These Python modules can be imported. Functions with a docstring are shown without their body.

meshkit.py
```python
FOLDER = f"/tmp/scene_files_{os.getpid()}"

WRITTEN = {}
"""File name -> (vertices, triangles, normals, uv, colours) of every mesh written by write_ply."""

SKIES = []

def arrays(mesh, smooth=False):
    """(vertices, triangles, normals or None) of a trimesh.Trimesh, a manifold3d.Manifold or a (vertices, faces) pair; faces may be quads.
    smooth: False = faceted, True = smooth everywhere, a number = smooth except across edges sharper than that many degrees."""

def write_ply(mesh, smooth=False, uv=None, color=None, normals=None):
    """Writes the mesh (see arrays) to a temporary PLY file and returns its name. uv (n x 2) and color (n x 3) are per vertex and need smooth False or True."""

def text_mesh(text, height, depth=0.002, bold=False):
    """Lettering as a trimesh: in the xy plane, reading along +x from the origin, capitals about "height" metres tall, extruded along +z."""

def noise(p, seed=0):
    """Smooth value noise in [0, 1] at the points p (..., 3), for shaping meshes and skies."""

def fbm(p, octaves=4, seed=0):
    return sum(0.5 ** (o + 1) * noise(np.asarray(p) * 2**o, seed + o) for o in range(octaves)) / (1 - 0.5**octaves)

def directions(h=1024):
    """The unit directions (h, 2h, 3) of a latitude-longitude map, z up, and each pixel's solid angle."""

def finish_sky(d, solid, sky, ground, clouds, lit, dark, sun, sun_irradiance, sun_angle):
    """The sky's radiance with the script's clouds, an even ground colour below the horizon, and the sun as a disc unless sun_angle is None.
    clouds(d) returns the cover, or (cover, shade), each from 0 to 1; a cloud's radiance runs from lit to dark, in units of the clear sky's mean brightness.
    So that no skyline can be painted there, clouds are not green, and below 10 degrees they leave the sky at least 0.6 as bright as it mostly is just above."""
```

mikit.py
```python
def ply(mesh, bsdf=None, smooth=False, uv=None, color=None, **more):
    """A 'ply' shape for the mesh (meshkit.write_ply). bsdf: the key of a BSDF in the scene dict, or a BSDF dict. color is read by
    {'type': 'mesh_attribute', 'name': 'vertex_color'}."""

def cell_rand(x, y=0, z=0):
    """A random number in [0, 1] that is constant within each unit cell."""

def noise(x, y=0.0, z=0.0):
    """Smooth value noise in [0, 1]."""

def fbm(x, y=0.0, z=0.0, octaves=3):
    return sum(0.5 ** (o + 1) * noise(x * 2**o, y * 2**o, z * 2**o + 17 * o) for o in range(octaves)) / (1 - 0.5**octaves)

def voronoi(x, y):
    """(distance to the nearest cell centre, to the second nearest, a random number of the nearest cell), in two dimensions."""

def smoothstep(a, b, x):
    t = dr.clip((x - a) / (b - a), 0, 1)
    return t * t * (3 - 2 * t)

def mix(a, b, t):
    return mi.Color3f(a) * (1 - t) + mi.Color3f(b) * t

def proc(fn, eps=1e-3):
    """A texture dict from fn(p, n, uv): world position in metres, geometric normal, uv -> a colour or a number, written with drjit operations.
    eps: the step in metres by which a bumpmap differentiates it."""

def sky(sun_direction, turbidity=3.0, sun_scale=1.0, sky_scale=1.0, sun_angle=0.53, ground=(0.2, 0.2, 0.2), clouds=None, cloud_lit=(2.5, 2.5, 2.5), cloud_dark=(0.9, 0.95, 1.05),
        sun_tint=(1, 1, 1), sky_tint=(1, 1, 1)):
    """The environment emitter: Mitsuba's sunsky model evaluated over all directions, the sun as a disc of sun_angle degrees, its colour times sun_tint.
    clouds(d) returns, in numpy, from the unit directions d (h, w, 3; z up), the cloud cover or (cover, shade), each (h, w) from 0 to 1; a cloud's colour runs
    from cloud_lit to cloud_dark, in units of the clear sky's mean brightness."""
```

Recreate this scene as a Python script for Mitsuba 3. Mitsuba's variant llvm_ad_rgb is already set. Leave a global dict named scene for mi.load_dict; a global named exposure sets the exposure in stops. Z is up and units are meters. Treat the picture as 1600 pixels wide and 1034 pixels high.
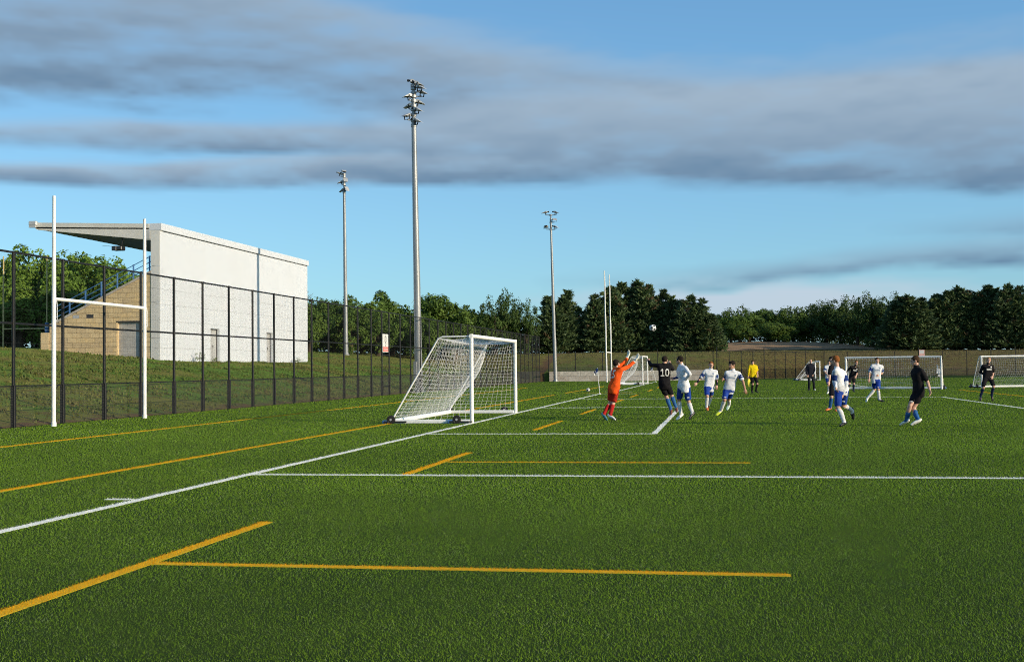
import math, random
import numpy as np, trimesh, manifold3d as m3
import drjit as dr, mitsuba as mi
import mikit, meshkit
from shapely.geometry import Polygon, box as sbox

T = mi.ScalarTransform4f
rng = np.random.default_rng(11)
random.seed(11)
scene, labels = {}, {}

# ------------------------------------------------------------------ camera, light, exposure
# world: x = into the pitch, y = along the goal line away from the viewer, z = up; the near goal post stands at the origin
CAM = np.array([7.062, -33.794, 1.567])
FWD = np.array([-0.17105, 0.98477, 0.03099])
UPV = np.array([0.01569, -0.02872, 0.99946])
scene['camera'] = {'type': 'perspective', 'fov': 46.18, 'fov_axis': 'x', 'near_clip': 0.1, 'far_clip': 6000.0,
                   'to_world': T().look_at(origin=CAM.tolist(), target=(CAM + FWD).tolist(), up=UPV.tolist())}
exposure = 2.5
SUN = np.array([8.1, -3.5, 2.5])
AZF = math.atan2(FWD[0], FWD[1])


def clouds(d):
    """layers of stratus given by their upper and lower edges (degrees above the horizon) along the compass, broken up by noise"""
    az = np.degrees(np.arctan2(d[..., 0], d[..., 1]) - AZF)
    az = (az + 180) % 360 - 180                       # 0 = the direction the pitch runs, right positive
    el = np.degrees(np.arcsin(np.clip(d[..., 2], -1, 1)))
    ss = lambda a, b, x: np.clip((x - a) / (b - a), 0, 1) ** 2 * (3 - 2 * np.clip((x - a) / (b - a), 0, 1))
    A = np.array([-60, -23.1, -17.7, -12, -6.1, 0, 6.1, 12, 17.7, 23.1, 60])
    n1 = meshkit.fbm(np.stack([d[..., 0] * 7, d[..., 1] * 7, d[..., 2] * 34], -1), 5, 3) - .5
    n2 = meshkit.fbm(np.stack([d[..., 0] * 14, d[..., 1] * 14, d[..., 2] * 66 + 4], -1), 5, 8) - .5
    n3 = meshkit.fbm(np.stack([d[..., 0] * 34, d[..., 1] * 34, d[..., 2] * 85], -1), 5, 21) - .5
    cover, shade = np.zeros(el.shape), np.zeros(el.shape)

    def layer(top, bot, soft_top, soft_bot, left, right, dens, dark0, dark1, wob=1.0):
        nonlocal cover, shade
        t, b = np.interp(az, A, top), np.interp(az, A, bot)
        w = (n1 * 1.3 + n2 * .9 + n3 * .5) * wob
        c = ss(b - soft_bot, b + soft_bot, el + w) * (1 - ss(t - soft_top, t + soft_top, el + w * 1.4))
        c = c * ss(left - 6, left + 6, az + n1 * 12) * (1 - ss(right - 6, right + 6, az + n1 * 12))
        c = np.clip(c * dens * (1 + n2 * 1.5 + n3 * .9), 0, .96)
        f = np.clip((t - el) / np.maximum(t - b, .2), 0, 1)
        sh = np.clip(dark0 + (dark1 - dark0) * f ** 1.2 + n2 * .55 + n3 * .35, 0, 1)
        sh = sh * .65 + .35 if dark0 > 0 else sh
        over = c * (1 - cover)
        shade = np.where(c > .02, (shade * cover + sh * over) / np.maximum(cover + over, 1e-6), shade)
        cover = cover + over
    # the dark layer that runs across on the right, pale along its upper rim
    layer([12.4, 12, 12, 12, 12.1, 12.8, 13.1, 13.0, 13.1, 13.2, 13], [8.6, 8.6, 8.7, 8.9, 9.0, 8.9, 8.7, 8.3, 7.9, 7.5, 7.5], .8, .6, -7, 95, .88, .05, .9, .55)
    # two streaks under the gap on the left
    layer([11, 10.9, 11.4, 11.4, 11.5, 11.4, 11, 11, 11, 11, 11], [10.1, 10.0, 9.9, 10.1, 10.1, 10.1, 10, 10, 10, 10, 10], .32, .26, -26, 2, .78, .05, .85, .34)
    layer([9.3, 9.25, 9.4, 9.9, 10.2, 10, 10, 10, 10, 10, 10], [8.4, 8.4, 8.35, 8.5, 8.7, 8.8, 9, 9, 9, 9, 9], .26, .24, -90, 2, .88, .05, .95, .26)
    # the upper deck: thick on the left, thinning to a veil towards the right
    layer([22, 20.5, 19.8, 18.6, 16.8, 15.0, 14.2, 13.9, 13.9, 14.1, 14.5], [12.0, 12.0, 12.2, 12.5, 12.0, 10.8, 10.3, 10, 10, 10, 10], 1.0, .6, -100, 70, .80, .12, .85, 1.1)
    # thin banks low on the right and small heaps at the horizon
    layer([5, 5, 5, 5, 5, 5, 4.4, 4.6, 5.1, 5.4, 5.4], [4, 4, 4, 4, 4, 4, 3.7, 3.9, 4.4, 4.5, 4.4], .5, .3, 7, 60, .62, .55, .85, .55)
    layer([6.4] * 11, [5.6] * 11, .4, .3, 21, 70, .55, .55, .85, .5)
    layer([3.7] * 11, [2.0] * 11, .45, .5, 6, 19, 1.5, -.3, .0, .8)
    layer([2.6] * 11, [.2] * 11, 1.2, .2, -120, 120, .22, .0, .1, .3)
    # overhead and behind: broken cloud of the same kind
    away = np.clip(ss(35, 75, np.abs(az)) + ss(20, 27, el), 0, 1)
    rest = ss(.03, .22, n1 + n2 * .6) * away * .85
    shade = np.where(rest > cover, np.clip(.5 + n2 * 1.5, 0, 1), shade)
    return np.clip(np.maximum(cover, rest), 0, .96), shade


scene['sky'] = mikit.sky(SUN.tolist(), turbidity=3.0, sun_scale=0.85, sky_scale=1.0, sun_angle=0.6, ground=(0.06, 0.09, 0.03), clouds=clouds,
                         cloud_lit=(1.52, 1.84, 2.14), cloud_dark=(0.40, 0.70, 1.08), sun_tint=(0.81, 0.97, 1.40), sky_tint=(0.68, 0.98, 1.27))

# ------------------------------------------------------------------ materials


def mat(key, col, rough=0.8, spec=0.2, metal=0.0, **more):
    scene[key] = {'type': 'twosided', 'bsdf': {'type': 'principled', 'base_color': col if isinstance(col, dict) else {'type': 'rgb', 'value': list(col)},
                                               'roughness': rough, 'specular': spec, 'metallic': metal, **more}}
    return key


N, F, VO, MX, SS = mikit.noise, mikit.fbm, mikit.voronoi, mikit.mix, mikit.smoothstep


def speckle(base, other, scale, amount=1.0, stretch=(1, 1, 1)):
    return mikit.proc(lambda p, n, uv: MX(base, other, dr.clip(amount * SS(0.3, 0.75, F(p.x * scale * stretch[0], p.y * scale * stretch[1], p.z * scale * stretch[2], 4)), 0, 1)))


mat('white_paint', speckle((.80, .80, .78), (.66, .66, .62), 3.0, .6), .45, .4)
mat('white_frame', speckle((.82, .82, .80), (.70, .70, .66), 5.0, .5), .38, .5)
mat('cream_paint', speckle((.62, .50, .22), (.45, .33, .14), 2.5, .8), .6, .3)
mat('net_cord', (.82, .82, .82), .8, .2)
mat('black_metal', speckle((.010, .010, .011), (.016, .015, .014), 4.0, .7), .5, .4)
mat('fence_wire', (.030, .032, .032), .6, .3)
mat('fence_mesh_low', (.085, .085, .08), .6, .3)
mat('galvanised', speckle((.30, .31, .32), (.23, .24, .25), 2.2, .8, (1, 1, .35)), .42, .5, .35)
mat('lamp_body', speckle((.50, .50, .50), (.40, .40, .41), 6.0, .7), .4, .5, .2)
mat('lamp_dark', (.02, .022, .026), .25, .5)
mat('rubber', speckle((.016, .016, .017), (.03, .029, .028), 9.0, .6), .75, .3)
mat('blue_plastic', (.05, .14, .33), .5, .4)
mat('blue_rail', speckle((.05, .16, .40), (.09, .20, .38), 3.0, .7), .45, .4)
mat('red_band', (.60, .10, .04), .6, .3)
mat('wall_render', speckle((.555, .585, .64), (.54, .565, .61), .7, .6, (1, 1, .3)), .75, .2)
mat('column_panel', speckle((.60, .59, .57), (.52, .51, .49), .9, .7, (1, 1, .3)), .7, .2)
mat('trim_dark', (.05, .05, .055), .6, .3)
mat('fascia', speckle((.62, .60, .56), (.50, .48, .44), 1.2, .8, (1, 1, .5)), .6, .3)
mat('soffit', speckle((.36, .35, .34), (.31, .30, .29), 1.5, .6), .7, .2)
mat('downpipe', (.40, .40, .43), .5, .4)
mat('door_grey', speckle((.44, .44, .44), (.36, .36, .37), 1.4, .7), .5, .4)
mat('shutter', speckle((.44, .42, .39), (.34, .32, .30), 1.7, .8), .5, .4)
for i, (a, b) in enumerate((((.62, .47, .27), (.52, .39, .22)), ((.66, .50, .29), (.56, .42, .24)), ((.58, .44, .26), (.49, .37, .22)), ((.64, .47, .25), (.55, .42, .25)))):
    mat(f'stone_block_{i}', speckle(a, b, 3.5 + i * .4, .9), .9, .1)
mat('mortar', speckle((.32, .25, .17), (.25, .20, .14), 5, .8), .95, .1)
for i, (a, b) in enumerate((((.50, .46, .40), (.38, .34, .29)), ((.45, .41, .36), (.35, .30, .25)), ((.54, .50, .43), (.41, .38, .33)))):
    mat(f'concrete_{i}', speckle(a, b, 2.3 + i * .5, .9), .9, .1)
mat('concrete_joint', (.12, .11, .10), .95, .1)
mat('terrace_concrete', (.32, .31, .30), .9, .1)
mat('glove', (.78, .76, .62), .7, .2)
mat('ball_white', (.80, .80, .78), .35, .4)
mat('ball_dark', (.06, .06, .07), .4, .4)
mat('sign_white', (.62, .61, .60), .5, .3)
mat('sign_red', (.60, .17, .15), .5, .3)
mat('sign_pink', (.70, .42, .38), .5, .3)
mat('sign_black', (.03, .03, .03), .5, .3)
mat('flag_white', (.70, .70, .72), .8, .1)
mat('flag_blue', (.05, .08, .22), .8, .1)
mat('flag_yellow', (.80, .68, .08), .8, .1)
mat('bark', speckle((.10, .075, .05), (.05, .04, .03), 3.0, .9, (1, 1, .3)), .95, .1)

# cloth and skin
CLOTH = dict(shirt_white=(.74, .75, .78), shirt_black=(.012, .011, .013), shirt_orange=(.85, .10, .013), shirt_yellow=(.82, .60, .008), jacket_navy=(.016, .017, .026),
             short_blue=(.018, .055, .30), short_black=(.012, .011, .014), short_red=(.50, .035, .02), short_navy=(.012, .013, .022), trouser_dark=(.018, .022, .026),
             band_navy=(.02, .045, .19), side_grey=(.30, .36, .46), sock_white=(.70, .70, .69), sock_blue=(.035, .125, .32), sock_navy=(.02, .03, .075), sock_red=(.42, .02, .018),
             sock_black=(.012, .013, .013), print_white=(.78, .78, .74), print_dark=(.06, .07, .09))
for k, v in CLOTH.items():
    lo = tuple(x * .82 for x in v)
    mat(k, speckle(v, lo, 16.0, .8), .85, .15)
mat('skin_pale', speckle((.56, .34, .25), (.50, .28, .20), 14.0, .8), .55, .35)
mat('skin_tan', speckle((.48, .27, .18), (.42, .22, .14), 14.0, .8), .55, .35)
mat('hair_dark', (.020, .014, .011), .85, .12)
mat('hair_brown', (.055, .030, .016), .85, .12)
mat('hair_ginger', (.24, .085, .025), .85, .12)
mat('hair_fair', (.30, .15, .06), .85, .12)
mat('boot_black', (.015, .015, .017), .4, .5)
mat('boot_orange', (.66, .16, .03), .4, .5)
mat('boot_white', (.76, .76, .70), .4, .5)
mat('boot_yellow', (.72, .82, .06), .4, .5)
mat('boot_teal', (.06, .20, .24), .4, .5)
mat('boot_mint', (.45, .62, .50), .4, .5)
mat('boot_brown', (.20, .08, .045), .4, .5)
mat('eye', (.02, .016, .014), .3, .5)

# plants: leaf colour per vertex
scene['leaf'] = {'type': 'twosided', 'bsdf': {'type': 'principled', 'base_color': {'type': 'mesh_attribute', 'name': 'vertex_color'}, 'roughness': .6, 'specular': .25}}
scene['turf_blade'] = {'type': 'principledthin', 'base_color': {'type': 'mesh_attribute', 'name': 'vertex_color'}, 'roughness': .6, 'diff_trans': .7}
mat('turf_infill', mikit.proc(lambda p, n, uv: MX((.015, .027, .008), (.023, .040, .010), F(p.x * 9, p.y * 9, 0, 4))), .95, .05)
mat('white_line', (.72, .73, .68), .8, .1)
mat('yellow_line', (.60, .36, .02), .8, .1)


def _soil(p, n, uv):
    big = F(p.x * .22, p.y * .22, 3.0, 4)
    fine = F(p.x * 2.3, p.y * 2.3, p.z * 2.3, 4)
    g = MX((.070, .125, .020), (.115, .12, .030), SS(.38, .62, big))
    g = MX(g, (.085, .05, .022), SS(.52, .72, fine) * .6)
    far = SS(100.0, 106.0, p.y) * (.45 + .4 * SS(0.0, 14.0, p.x))
    g = MX(g, MX((.125, .10, .035), (.10, .065, .032), SS(.4, .6, fine)), far)
    foot = SS(-14.6, -13.5, p.x + (fine - .5) * 1.6) * SS(-13.0, -13.05, p.x)      # bare soil strip along the fence
    return MX(g, (.095, .058, .036), foot * .9)


mat('rough_ground', mikit.proc(_soil), .95, .05)
mat('ploughed_soil', mikit.proc(lambda p, n, uv: MX((.27, .175, .10), (.17, .108, .062), SS(.3, .7, F(p.x * .5, p.y * 3.0, 0, 4)))), .95, .05)

# ------------------------------------------------------------------ helpers


def key(name):
    if name not in scene and name not in labels:
        return name
    k = 1
    while f'{name}_{k:03d}' in scene or f'{name}_{k:03d}' in labels:
        k += 1
    return f'{name}_{k:03d}'


def put(name, mesh, m, smooth=False, **kw):
    k = key(name)
    scene[k] = mikit.ply(mesh, m, smooth, **kw)
    return k


def tag(k, label=None, cat=None, group=None, kind=None):
    labels[k] = {a: b for a, b in (('label', label), ('category', cat), ('group', group), ('kind', kind)) if b}
    return k


def thing(name, label, cat, group=None):
    return tag(key(name), label, cat, group)


def copy(entry, name, to_world):
    k = key(name)
    scene[k] = {**entry, 'to_world': to_world}
    return k


def box(x0, x1, y0, y1, z0, z1):
    b = trimesh.creation.box((x1 - x0, y1 - y0, z1 - z0))
    b.apply_translation(((x0 + x1) / 2, (y0 + y1) / 2, (z0 + z1) / 2))
    return b


def rbox(x0, x1, y0, y1, z0, z1, c):
    """box with chamfered edges: the hull of its shrunken faces"""
    pts = []
    for x in (x0, x1):
        for y in (y0, y1):
            for z in (z0, z1):
                s = [1 if v == hi else -1 for v, hi in ((x, x1), (y, y1), (z, z1))]
                for a in range(3):
                    q = [x - s[0] * c, y - s[1] * c, z - s[2] * c]
                    q[a] = (x, y, z)[a]
                    pts.append(q)
    return trimesh.Trimesh(*_hull(np.array(pts)))


def _hull(pts):
    h = m3.Manifold.hull_points(np.asarray(pts, float)).to_mesh()
    return np.array(h.vert_properties[:, :3]), np.array(h.tri_verts)


def tube(pts, radii, seg=10, closed_ends=True):
    pts = np.asarray(pts, float)
    radii = np.broadcast_to(radii, len(pts))
    vs, fs = [], []
    prev = None
    for i, p in enumerate(pts):
        t = pts[min(i + 1, len(pts) - 1)] - pts[max(i - 1, 0)]
        t /= np.linalg.norm(t)
        a = prev - t * (prev @ t) if prev is not None else np.cross(t, [0, 0, 1] if abs(t[2]) < .9 else [1, 0, 0])
        a /= np.linalg.norm(a)
        prev = a
        b = np.cross(t, a)
        ang = np.arange(seg) * 2 * np.pi / seg
        vs.append(p + radii[i] * (np.cos(ang)[:, None] * a + np.sin(ang)[:, None] * b))
    n = len(pts)
    for i in range(n - 1):
        for j in range(seg):
            k = (j + 1) % seg
            fs += [[i * seg + j, i * seg + k, (i + 1) * seg + k], [i * seg + j, (i + 1) * seg + k, (i + 1) * seg + j]]
    v = np.vstack(vs)
    if closed_ends:
        v = np.vstack([v, pts[:1], pts[-1:]])
        c0, c1 = len(v) - 2, len(v) - 1
        for j in range(seg):
            k = (j + 1) % seg
            fs += [[c0, k, j], [c1, (n - 1) * seg + j, (n - 1) * seg + k]]
    return trimesh.Trimesh(v, np.array(fs), process=False)


def cords(segs, r, sides=3):
    """many thin straight cords as one mesh; segs (n,2,3)"""
    s = np.asarray(segs, float)
    d = s[:, 1] - s[:, 0]
    L = np.linalg.norm(d, axis=1)
    s, d, L = s[L > 1e-6], d[L > 1e-6], L[L > 1e-6]
    d = d / L[:, None]
    ref = np.where(np.abs(d[:, 2:3]) < .9, [[0, 0, 1.0]], [[1.0, 0, 0]])
    a = np.cross(d, ref)
    a /= np.linalg.norm(a, axis=1)[:, None]
    b = np.cross(d, a)
    ang = np.arange(sides) * 2 * np.pi / sides
    off = r * (np.cos(ang)[None, :, None] * a[:, None] + np.sin(ang)[None, :, None] * b[:, None])
    v = np.concatenate([s[:, :1] + off, s[:, 1:] + off], 1)
    f = []
    for j in range(sides):
        k = (j + 1) % sides
        f += [[j, k, sides + k], [j, sides + k, sides + j]]
    f = np.array(f)
    F_ = (f[None] + (np.arange(len(s)) * 2 * sides)[:, None, None]).reshape(-1, 3)
    return trimesh.Trimesh(v.reshape(-1, 3), F_, process=False)


def cat(*ms):
    return trimesh.util.concatenate([m for m in ms if m is not None])


def prism_y(poly, y0, y1):
    """polygon in (x, z) extruded along y"""
    g = trimesh.creation.extrude_polygon(poly, y1 - y0, engine='earcut')
    v = np.array(g.vertices)
    g.vertices = np.stack([v[:, 0], y0 + v[:, 2], v[:, 1]], 1)
    g.invert()
    return g


def smooth01(a, b, x):
    t = np.clip((np.asarray(x, float) - a) / (b - a), 0, 1)
    return t * t * (3 - 2 * t)


# ------------------------------------------------------------------ terrain
WALL_Y, FENCE_X, BACK_Y, TURN_X = 103.0, -13.1, 131.0, 6.6


def ground_z(x, y):
    x, y = np.asarray(x, float), np.asarray(y, float)
    t = np.maximum(-13.5 - x, 0)
    left = 3.7 * (1 - np.exp(-(t / 15) ** 1.3)) * (1 + .16 * smooth01(70, 95, y))
    yb = WALL_Y + .35 + (BACK_Y + .15 - WALL_Y) * np.clip((x - TURN_X) / 14, 0, 1)
    d = np.maximum(y - yb, 0)
    back = 3.5 * (1 - np.exp(-(d / 8) ** 1.3))
    shelf = 1.02 * smooth01(0, .05, y - yb) * (1 - smooth01(TURN_X - 4, TURN_X, x))
    back = np.maximum(back, shelf + back * .7)
    mound = 2.6 * np.exp(-((x - 14) / 30) ** 2 - ((y - 205) / 32) ** 2)
    n = meshkit.fbm(np.stack([x * .35, y * .35, 0 * x], -1), 3, 5) - .5
    h = np.maximum(left, back)
    h = h + mound * (y > 140) + n * .35 * np.clip(h, 0, 1)
    return np.where((t > 0) | (d > 0), h, -.06)


def grid_mesh(xs, ys, fn):
    X, Y = np.meshgrid(xs, ys, indexing='ij')
    Z = fn(X, Y)
    v = np.stack([X, Y, Z], -1).reshape(-1, 3)
    nx, ny = len(xs), len(ys)
    i, j = np.meshgrid(np.arange(nx - 1), np.arange(ny - 1), indexing='ij')
    a = (i * ny + j).ravel()
    f = np.concatenate([np.stack([a, a + ny, a + ny + 1], 1), np.stack([a, a + ny + 1, a + 1], 1)])
    return trimesh.Trimesh(v, f, process=False)


xs = np.unique(np.concatenate([np.linspace(-3000, -100, 15), np.linspace(-100, -55, 14), np.arange(-55, -12.4, .75), [-13.5, -13.2], np.arange(-12, 6, 1.5), np.arange(6.6, 22, .7), np.arange(23, 90, 1.6), np.linspace(90, 3000, 18)]))
ys = np.unique(np.concatenate([np.linspace(-1500, -60, 10), np.arange(-60, 100, 2.0), [103, 103.3, 103.36, 103.42], np.arange(104, 132, .7), [131.4, 131.6], np.arange(133, 170, 1.2), np.arange(171, 260, 3.0), np.linspace(262, 4000, 22)]))
tag(put('ground', grid_mesh(xs, ys, ground_z), 'rough_ground', True), kind='structure')
xs2, ys2 = np.arange(6.8, 46, 1.3), np.arange(165, 240, 2.0)
put('ploughed_field', grid_mesh(xs2, ys2, lambda X, Y: ground_z(X, Y) + .07 + .1 * (meshkit.noise(np.stack([X * .3, Y * 1.7, X * 0], -1)) - .3)), 'ploughed_soil', True)
tag('ploughed_field', kind='structure')

# ------------------------------------------------------------------ pitch: infill sheet, turf blades, tufted lines
PITCH = Polygon([(FENCE_X - .15, -80), (100, -80), (100, BACK_Y + .35), (TURN_X + 14, BACK_Y + .35), (TURN_X, WALL_Y), (FENCE_X - .15, WALL_Y)])
pm = trimesh.creation.extrude_polygon(PITCH, .03, engine='earcut')
pm.apply_translation((0, 0, -.03))
tag(put('pitch', pm, 'turf_infill'), kind='structure')

WL, YL = 'white', 'yellow'
LINES = [  # x0, x1, y0, y1, colour
    (-.06, .06, -46, 36.2, WL), (.0, 16.5 + .8, -16.56, -16.44, WL), (17.24, 17.36, -16.56, 25.6, WL), (.0, 17.3, 25.5, 25.62, WL),
    (.0, 5.5, -5.56, -5.44, WL), (5.44, 5.56, -5.5, 12.94, WL), (.0, 5.5, 12.88, 13.0, WL), (-.46, -.1, -20.02, -19.92, WL),
    (-.7, 2.2, 36.15, 36.27, WL), (.30, .42, 42.6, 89, WL), (-.3, 1.5, 42.55, 42.67, WL), (17.1, 17.22, 53, 66.2, WL), (20.2, 21.3, 75.5, 75.7, WL),
    (2.34, 2.46, -40, -21.9, YL), (2.46, 7.55, -24.61, -24.5, YL), (2.34, 2.46, -16.4, -11.8, YL), (2.5, 7.5, -14.06, -13.96, YL), (2.34, 2.46, -3.8, 1.25, YL), (2.34, 2.46, 6.3, 11.25, YL),
    (2.34, 2.46, 19.7, 23.9, YL), (2.34, 2.46, 28.8, 33.8, YL), (2.34, 2.46, 43.9, 48.8, YL), (2.34, 2.46, 55, 60, YL),
    (-2.48, -2.36, -40, 34.8, YL), (-2.48, -2.36, 39.8, 64.3, YL), (-8.14, -8.02, -30, 60, YL), (20.94, 21.06, 25.8, 41.2, YL), (21.06, 40, 25.7, 25.8, YL), (-2.3, 2.4, 38.6, 38.7, YL)]


def line_of(x, y):
    out = np.full(len(x), -1)
    for i, (x0, x1, y0, y1, c) in enumerate(LINES):
        wob = .006 * np.sin(x * 7 + i) + .006 * np.sin(y * 5.3 + i)
        out[(out < 0) & (x > x0 + wob) & (x < x1 + wob) & (y > y0 + wob) & (y < y1 + wob)] = i
    return out




def blade_height(d):
    return np.interp(d, [6, 16], [.014, .020])


def sow():
    """blade roots, dense and fine near the viewer's side of the ground, coarser tufts with distance"""
    roots = []
    d0 = 3.8
    edges = np.geomspace(d0, 135, 70)
    for a, b in zip(edges[:-1], edges[1:]):
        d = (a + b) / 2
        w = np.clip(d / np.interp(d, [8, 11, 24, 40], [2000, 2300, 2200, 1600]), .0026, .04)
        tau = np.interp(d, [5, 8, 12, 18, 30], [.95, 1.25, 1.7, 2.3, 2.6])
        rho = min(tau * 1.57 / d / (w * blade_height(d)), 18000)
        half = .54 * d + 2.2
        n = int(rho * (b - a) * 2 * half)
        # tufted in rows by machine: evenly spread, not in random clumps
        i_ = np.arange(n) + rng.random() * 1000
        dd = a + (b - a) * ((i_ * .7548776662466927 + rng.normal(0, .0006, n)) % 1)
        s = -half + 2 * half * ((i_ * .5698402909980532 + rng.normal(0, .0006, n)) % 1)
        f2, r2 = FWD[:2] / np.linalg.norm(FWD[:2]), np.array([FWD[1], -FWD[0]]) / np.linalg.norm(FWD[:2])
        xy = CAM[:2] + dd[:, None] * f2 + s[:, None] * r2
        roots.append(np.column_stack([xy, np.full(n, w), dd]))
    R = np.vstack(roots)
    ok = (R[:, 0] > FENCE_X + .05) & (R[:, 1] < WALL_Y - .15 + (BACK_Y - WALL_Y) * np.clip((R[:, 0] - TURN_X) / 14, 0, 1))
    return R[ok]


NORMALS = {}


def blades(R, col, height, spread, fine):
    n = len(R)
    a = rng.uniform(0, 2 * np.pi, n)
    side = np.stack([np.cos(a), np.sin(a), 0 * a], 1) * (R[:, 2] * rng.uniform(.7, 1.25, n))[:, None] / 2
    h = height * blade_height(R[:, 3]) * rng.uniform(.75, 1.15, n)
    # the pile is brushed: it leans differently from patch to patch
    nap = meshkit.fbm(np.column_stack([R[:, 0] * .30, R[:, 1] * .30, 0 * a]), 3, 2) * 9.0
    lean = np.stack([np.cos(nap), np.sin(nap)], 1) * .36 + rng.normal(0, spread, (n, 2))
    root = np.column_stack([R[:, :2], np.full(n, -.002)])
    tip = root + np.column_stack([lean * h[:, None], h])
    if fine:
        mid = root + np.column_stack([lean * h[:, None] * .38, h * .6])
        v = np.stack([root - side, root + side, mid + side * .8, mid - side * .8, tip], 1)
        f = np.array([[0, 1, 2], [0, 2, 3], [3, 2, 4]])
    else:
        v = np.stack([root - side, root + side, tip], 1)
        f = np.array([[0, 1, 2]])
    k = v.shape[1]
    faces = (f[None] + (np.arange(n) * k)[:, None, None]).reshape(-1, 3)
    # a fibre is a rounded strip that curls over: its normals fan out and turn upwards
    flat = np.cross(side, tip - root)
    flat /= np.linalg.norm(flat, axis=1)[:, None]
    flat *= np.sign(rng.random(n) - .5)[:, None]
    w_ = side / np.linalg.norm(side, axis=1)[:, None]
    nn = flat[:, None] * .85 + np.array([0, 0, .6]) + np.stack([-w_ * .5, w_ * .5] + [w_ * .3, -w_ * .3][: k - 3] + [w_ * 0], 1)
    nn /= np.linalg.norm(nn, axis=2)[:, :, None]
    NORMALS[id(faces)] = nn.reshape(-1, 3)
    return v.reshape(-1, 3), faces, np.repeat(col, k, axis=0)


def put_blades(name, parts):
    (v, f), c = join(parts)
    k = key(name)
    path = meshkit.write_ply((v, f), False, None, np.clip(c, 0, .9), np.vstack([NORMALS[id(b)] for _, b, _ in parts]))
    scene[k] = {'type': 'ply', 'filename': path, 'face_normals': False, 'bsdf': {'type': 'ref', 'id': 'turf_blade'}}
    return k


def join(parts):
    v, f, c, at = [], [], [], 0
    for a, b, d in parts:
        v.append(a); f.append(b + at); c.append(d); at += len(a)
    return (np.vstack(v), np.vstack(f)), np.vstack(c)


R = sow()
which = line_of(R[:, 0], R[:, 1])


def turf_colours(R):
    n = len(R)
    g = rng.random(n)[:, None]
    col = np.array([.225, .385, .025]) * (1 - g) + np.array([.262, .430, .036]) * g
    pale = rng.random(n) < .08  # pale blades: bright tip highlights put into the blade colour
    col[pale] = np.array([.40, .50, .22]) * rng.uniform(.8, 1.2, (pale.sum(), 1))
    patch = meshkit.fbm(np.column_stack([R[:, 0] * .5, R[:, 1] * .5, 0 * R[:, 0]]), 4, 31)[:, None]
    return col * (.82 + .36 * patch)


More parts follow.
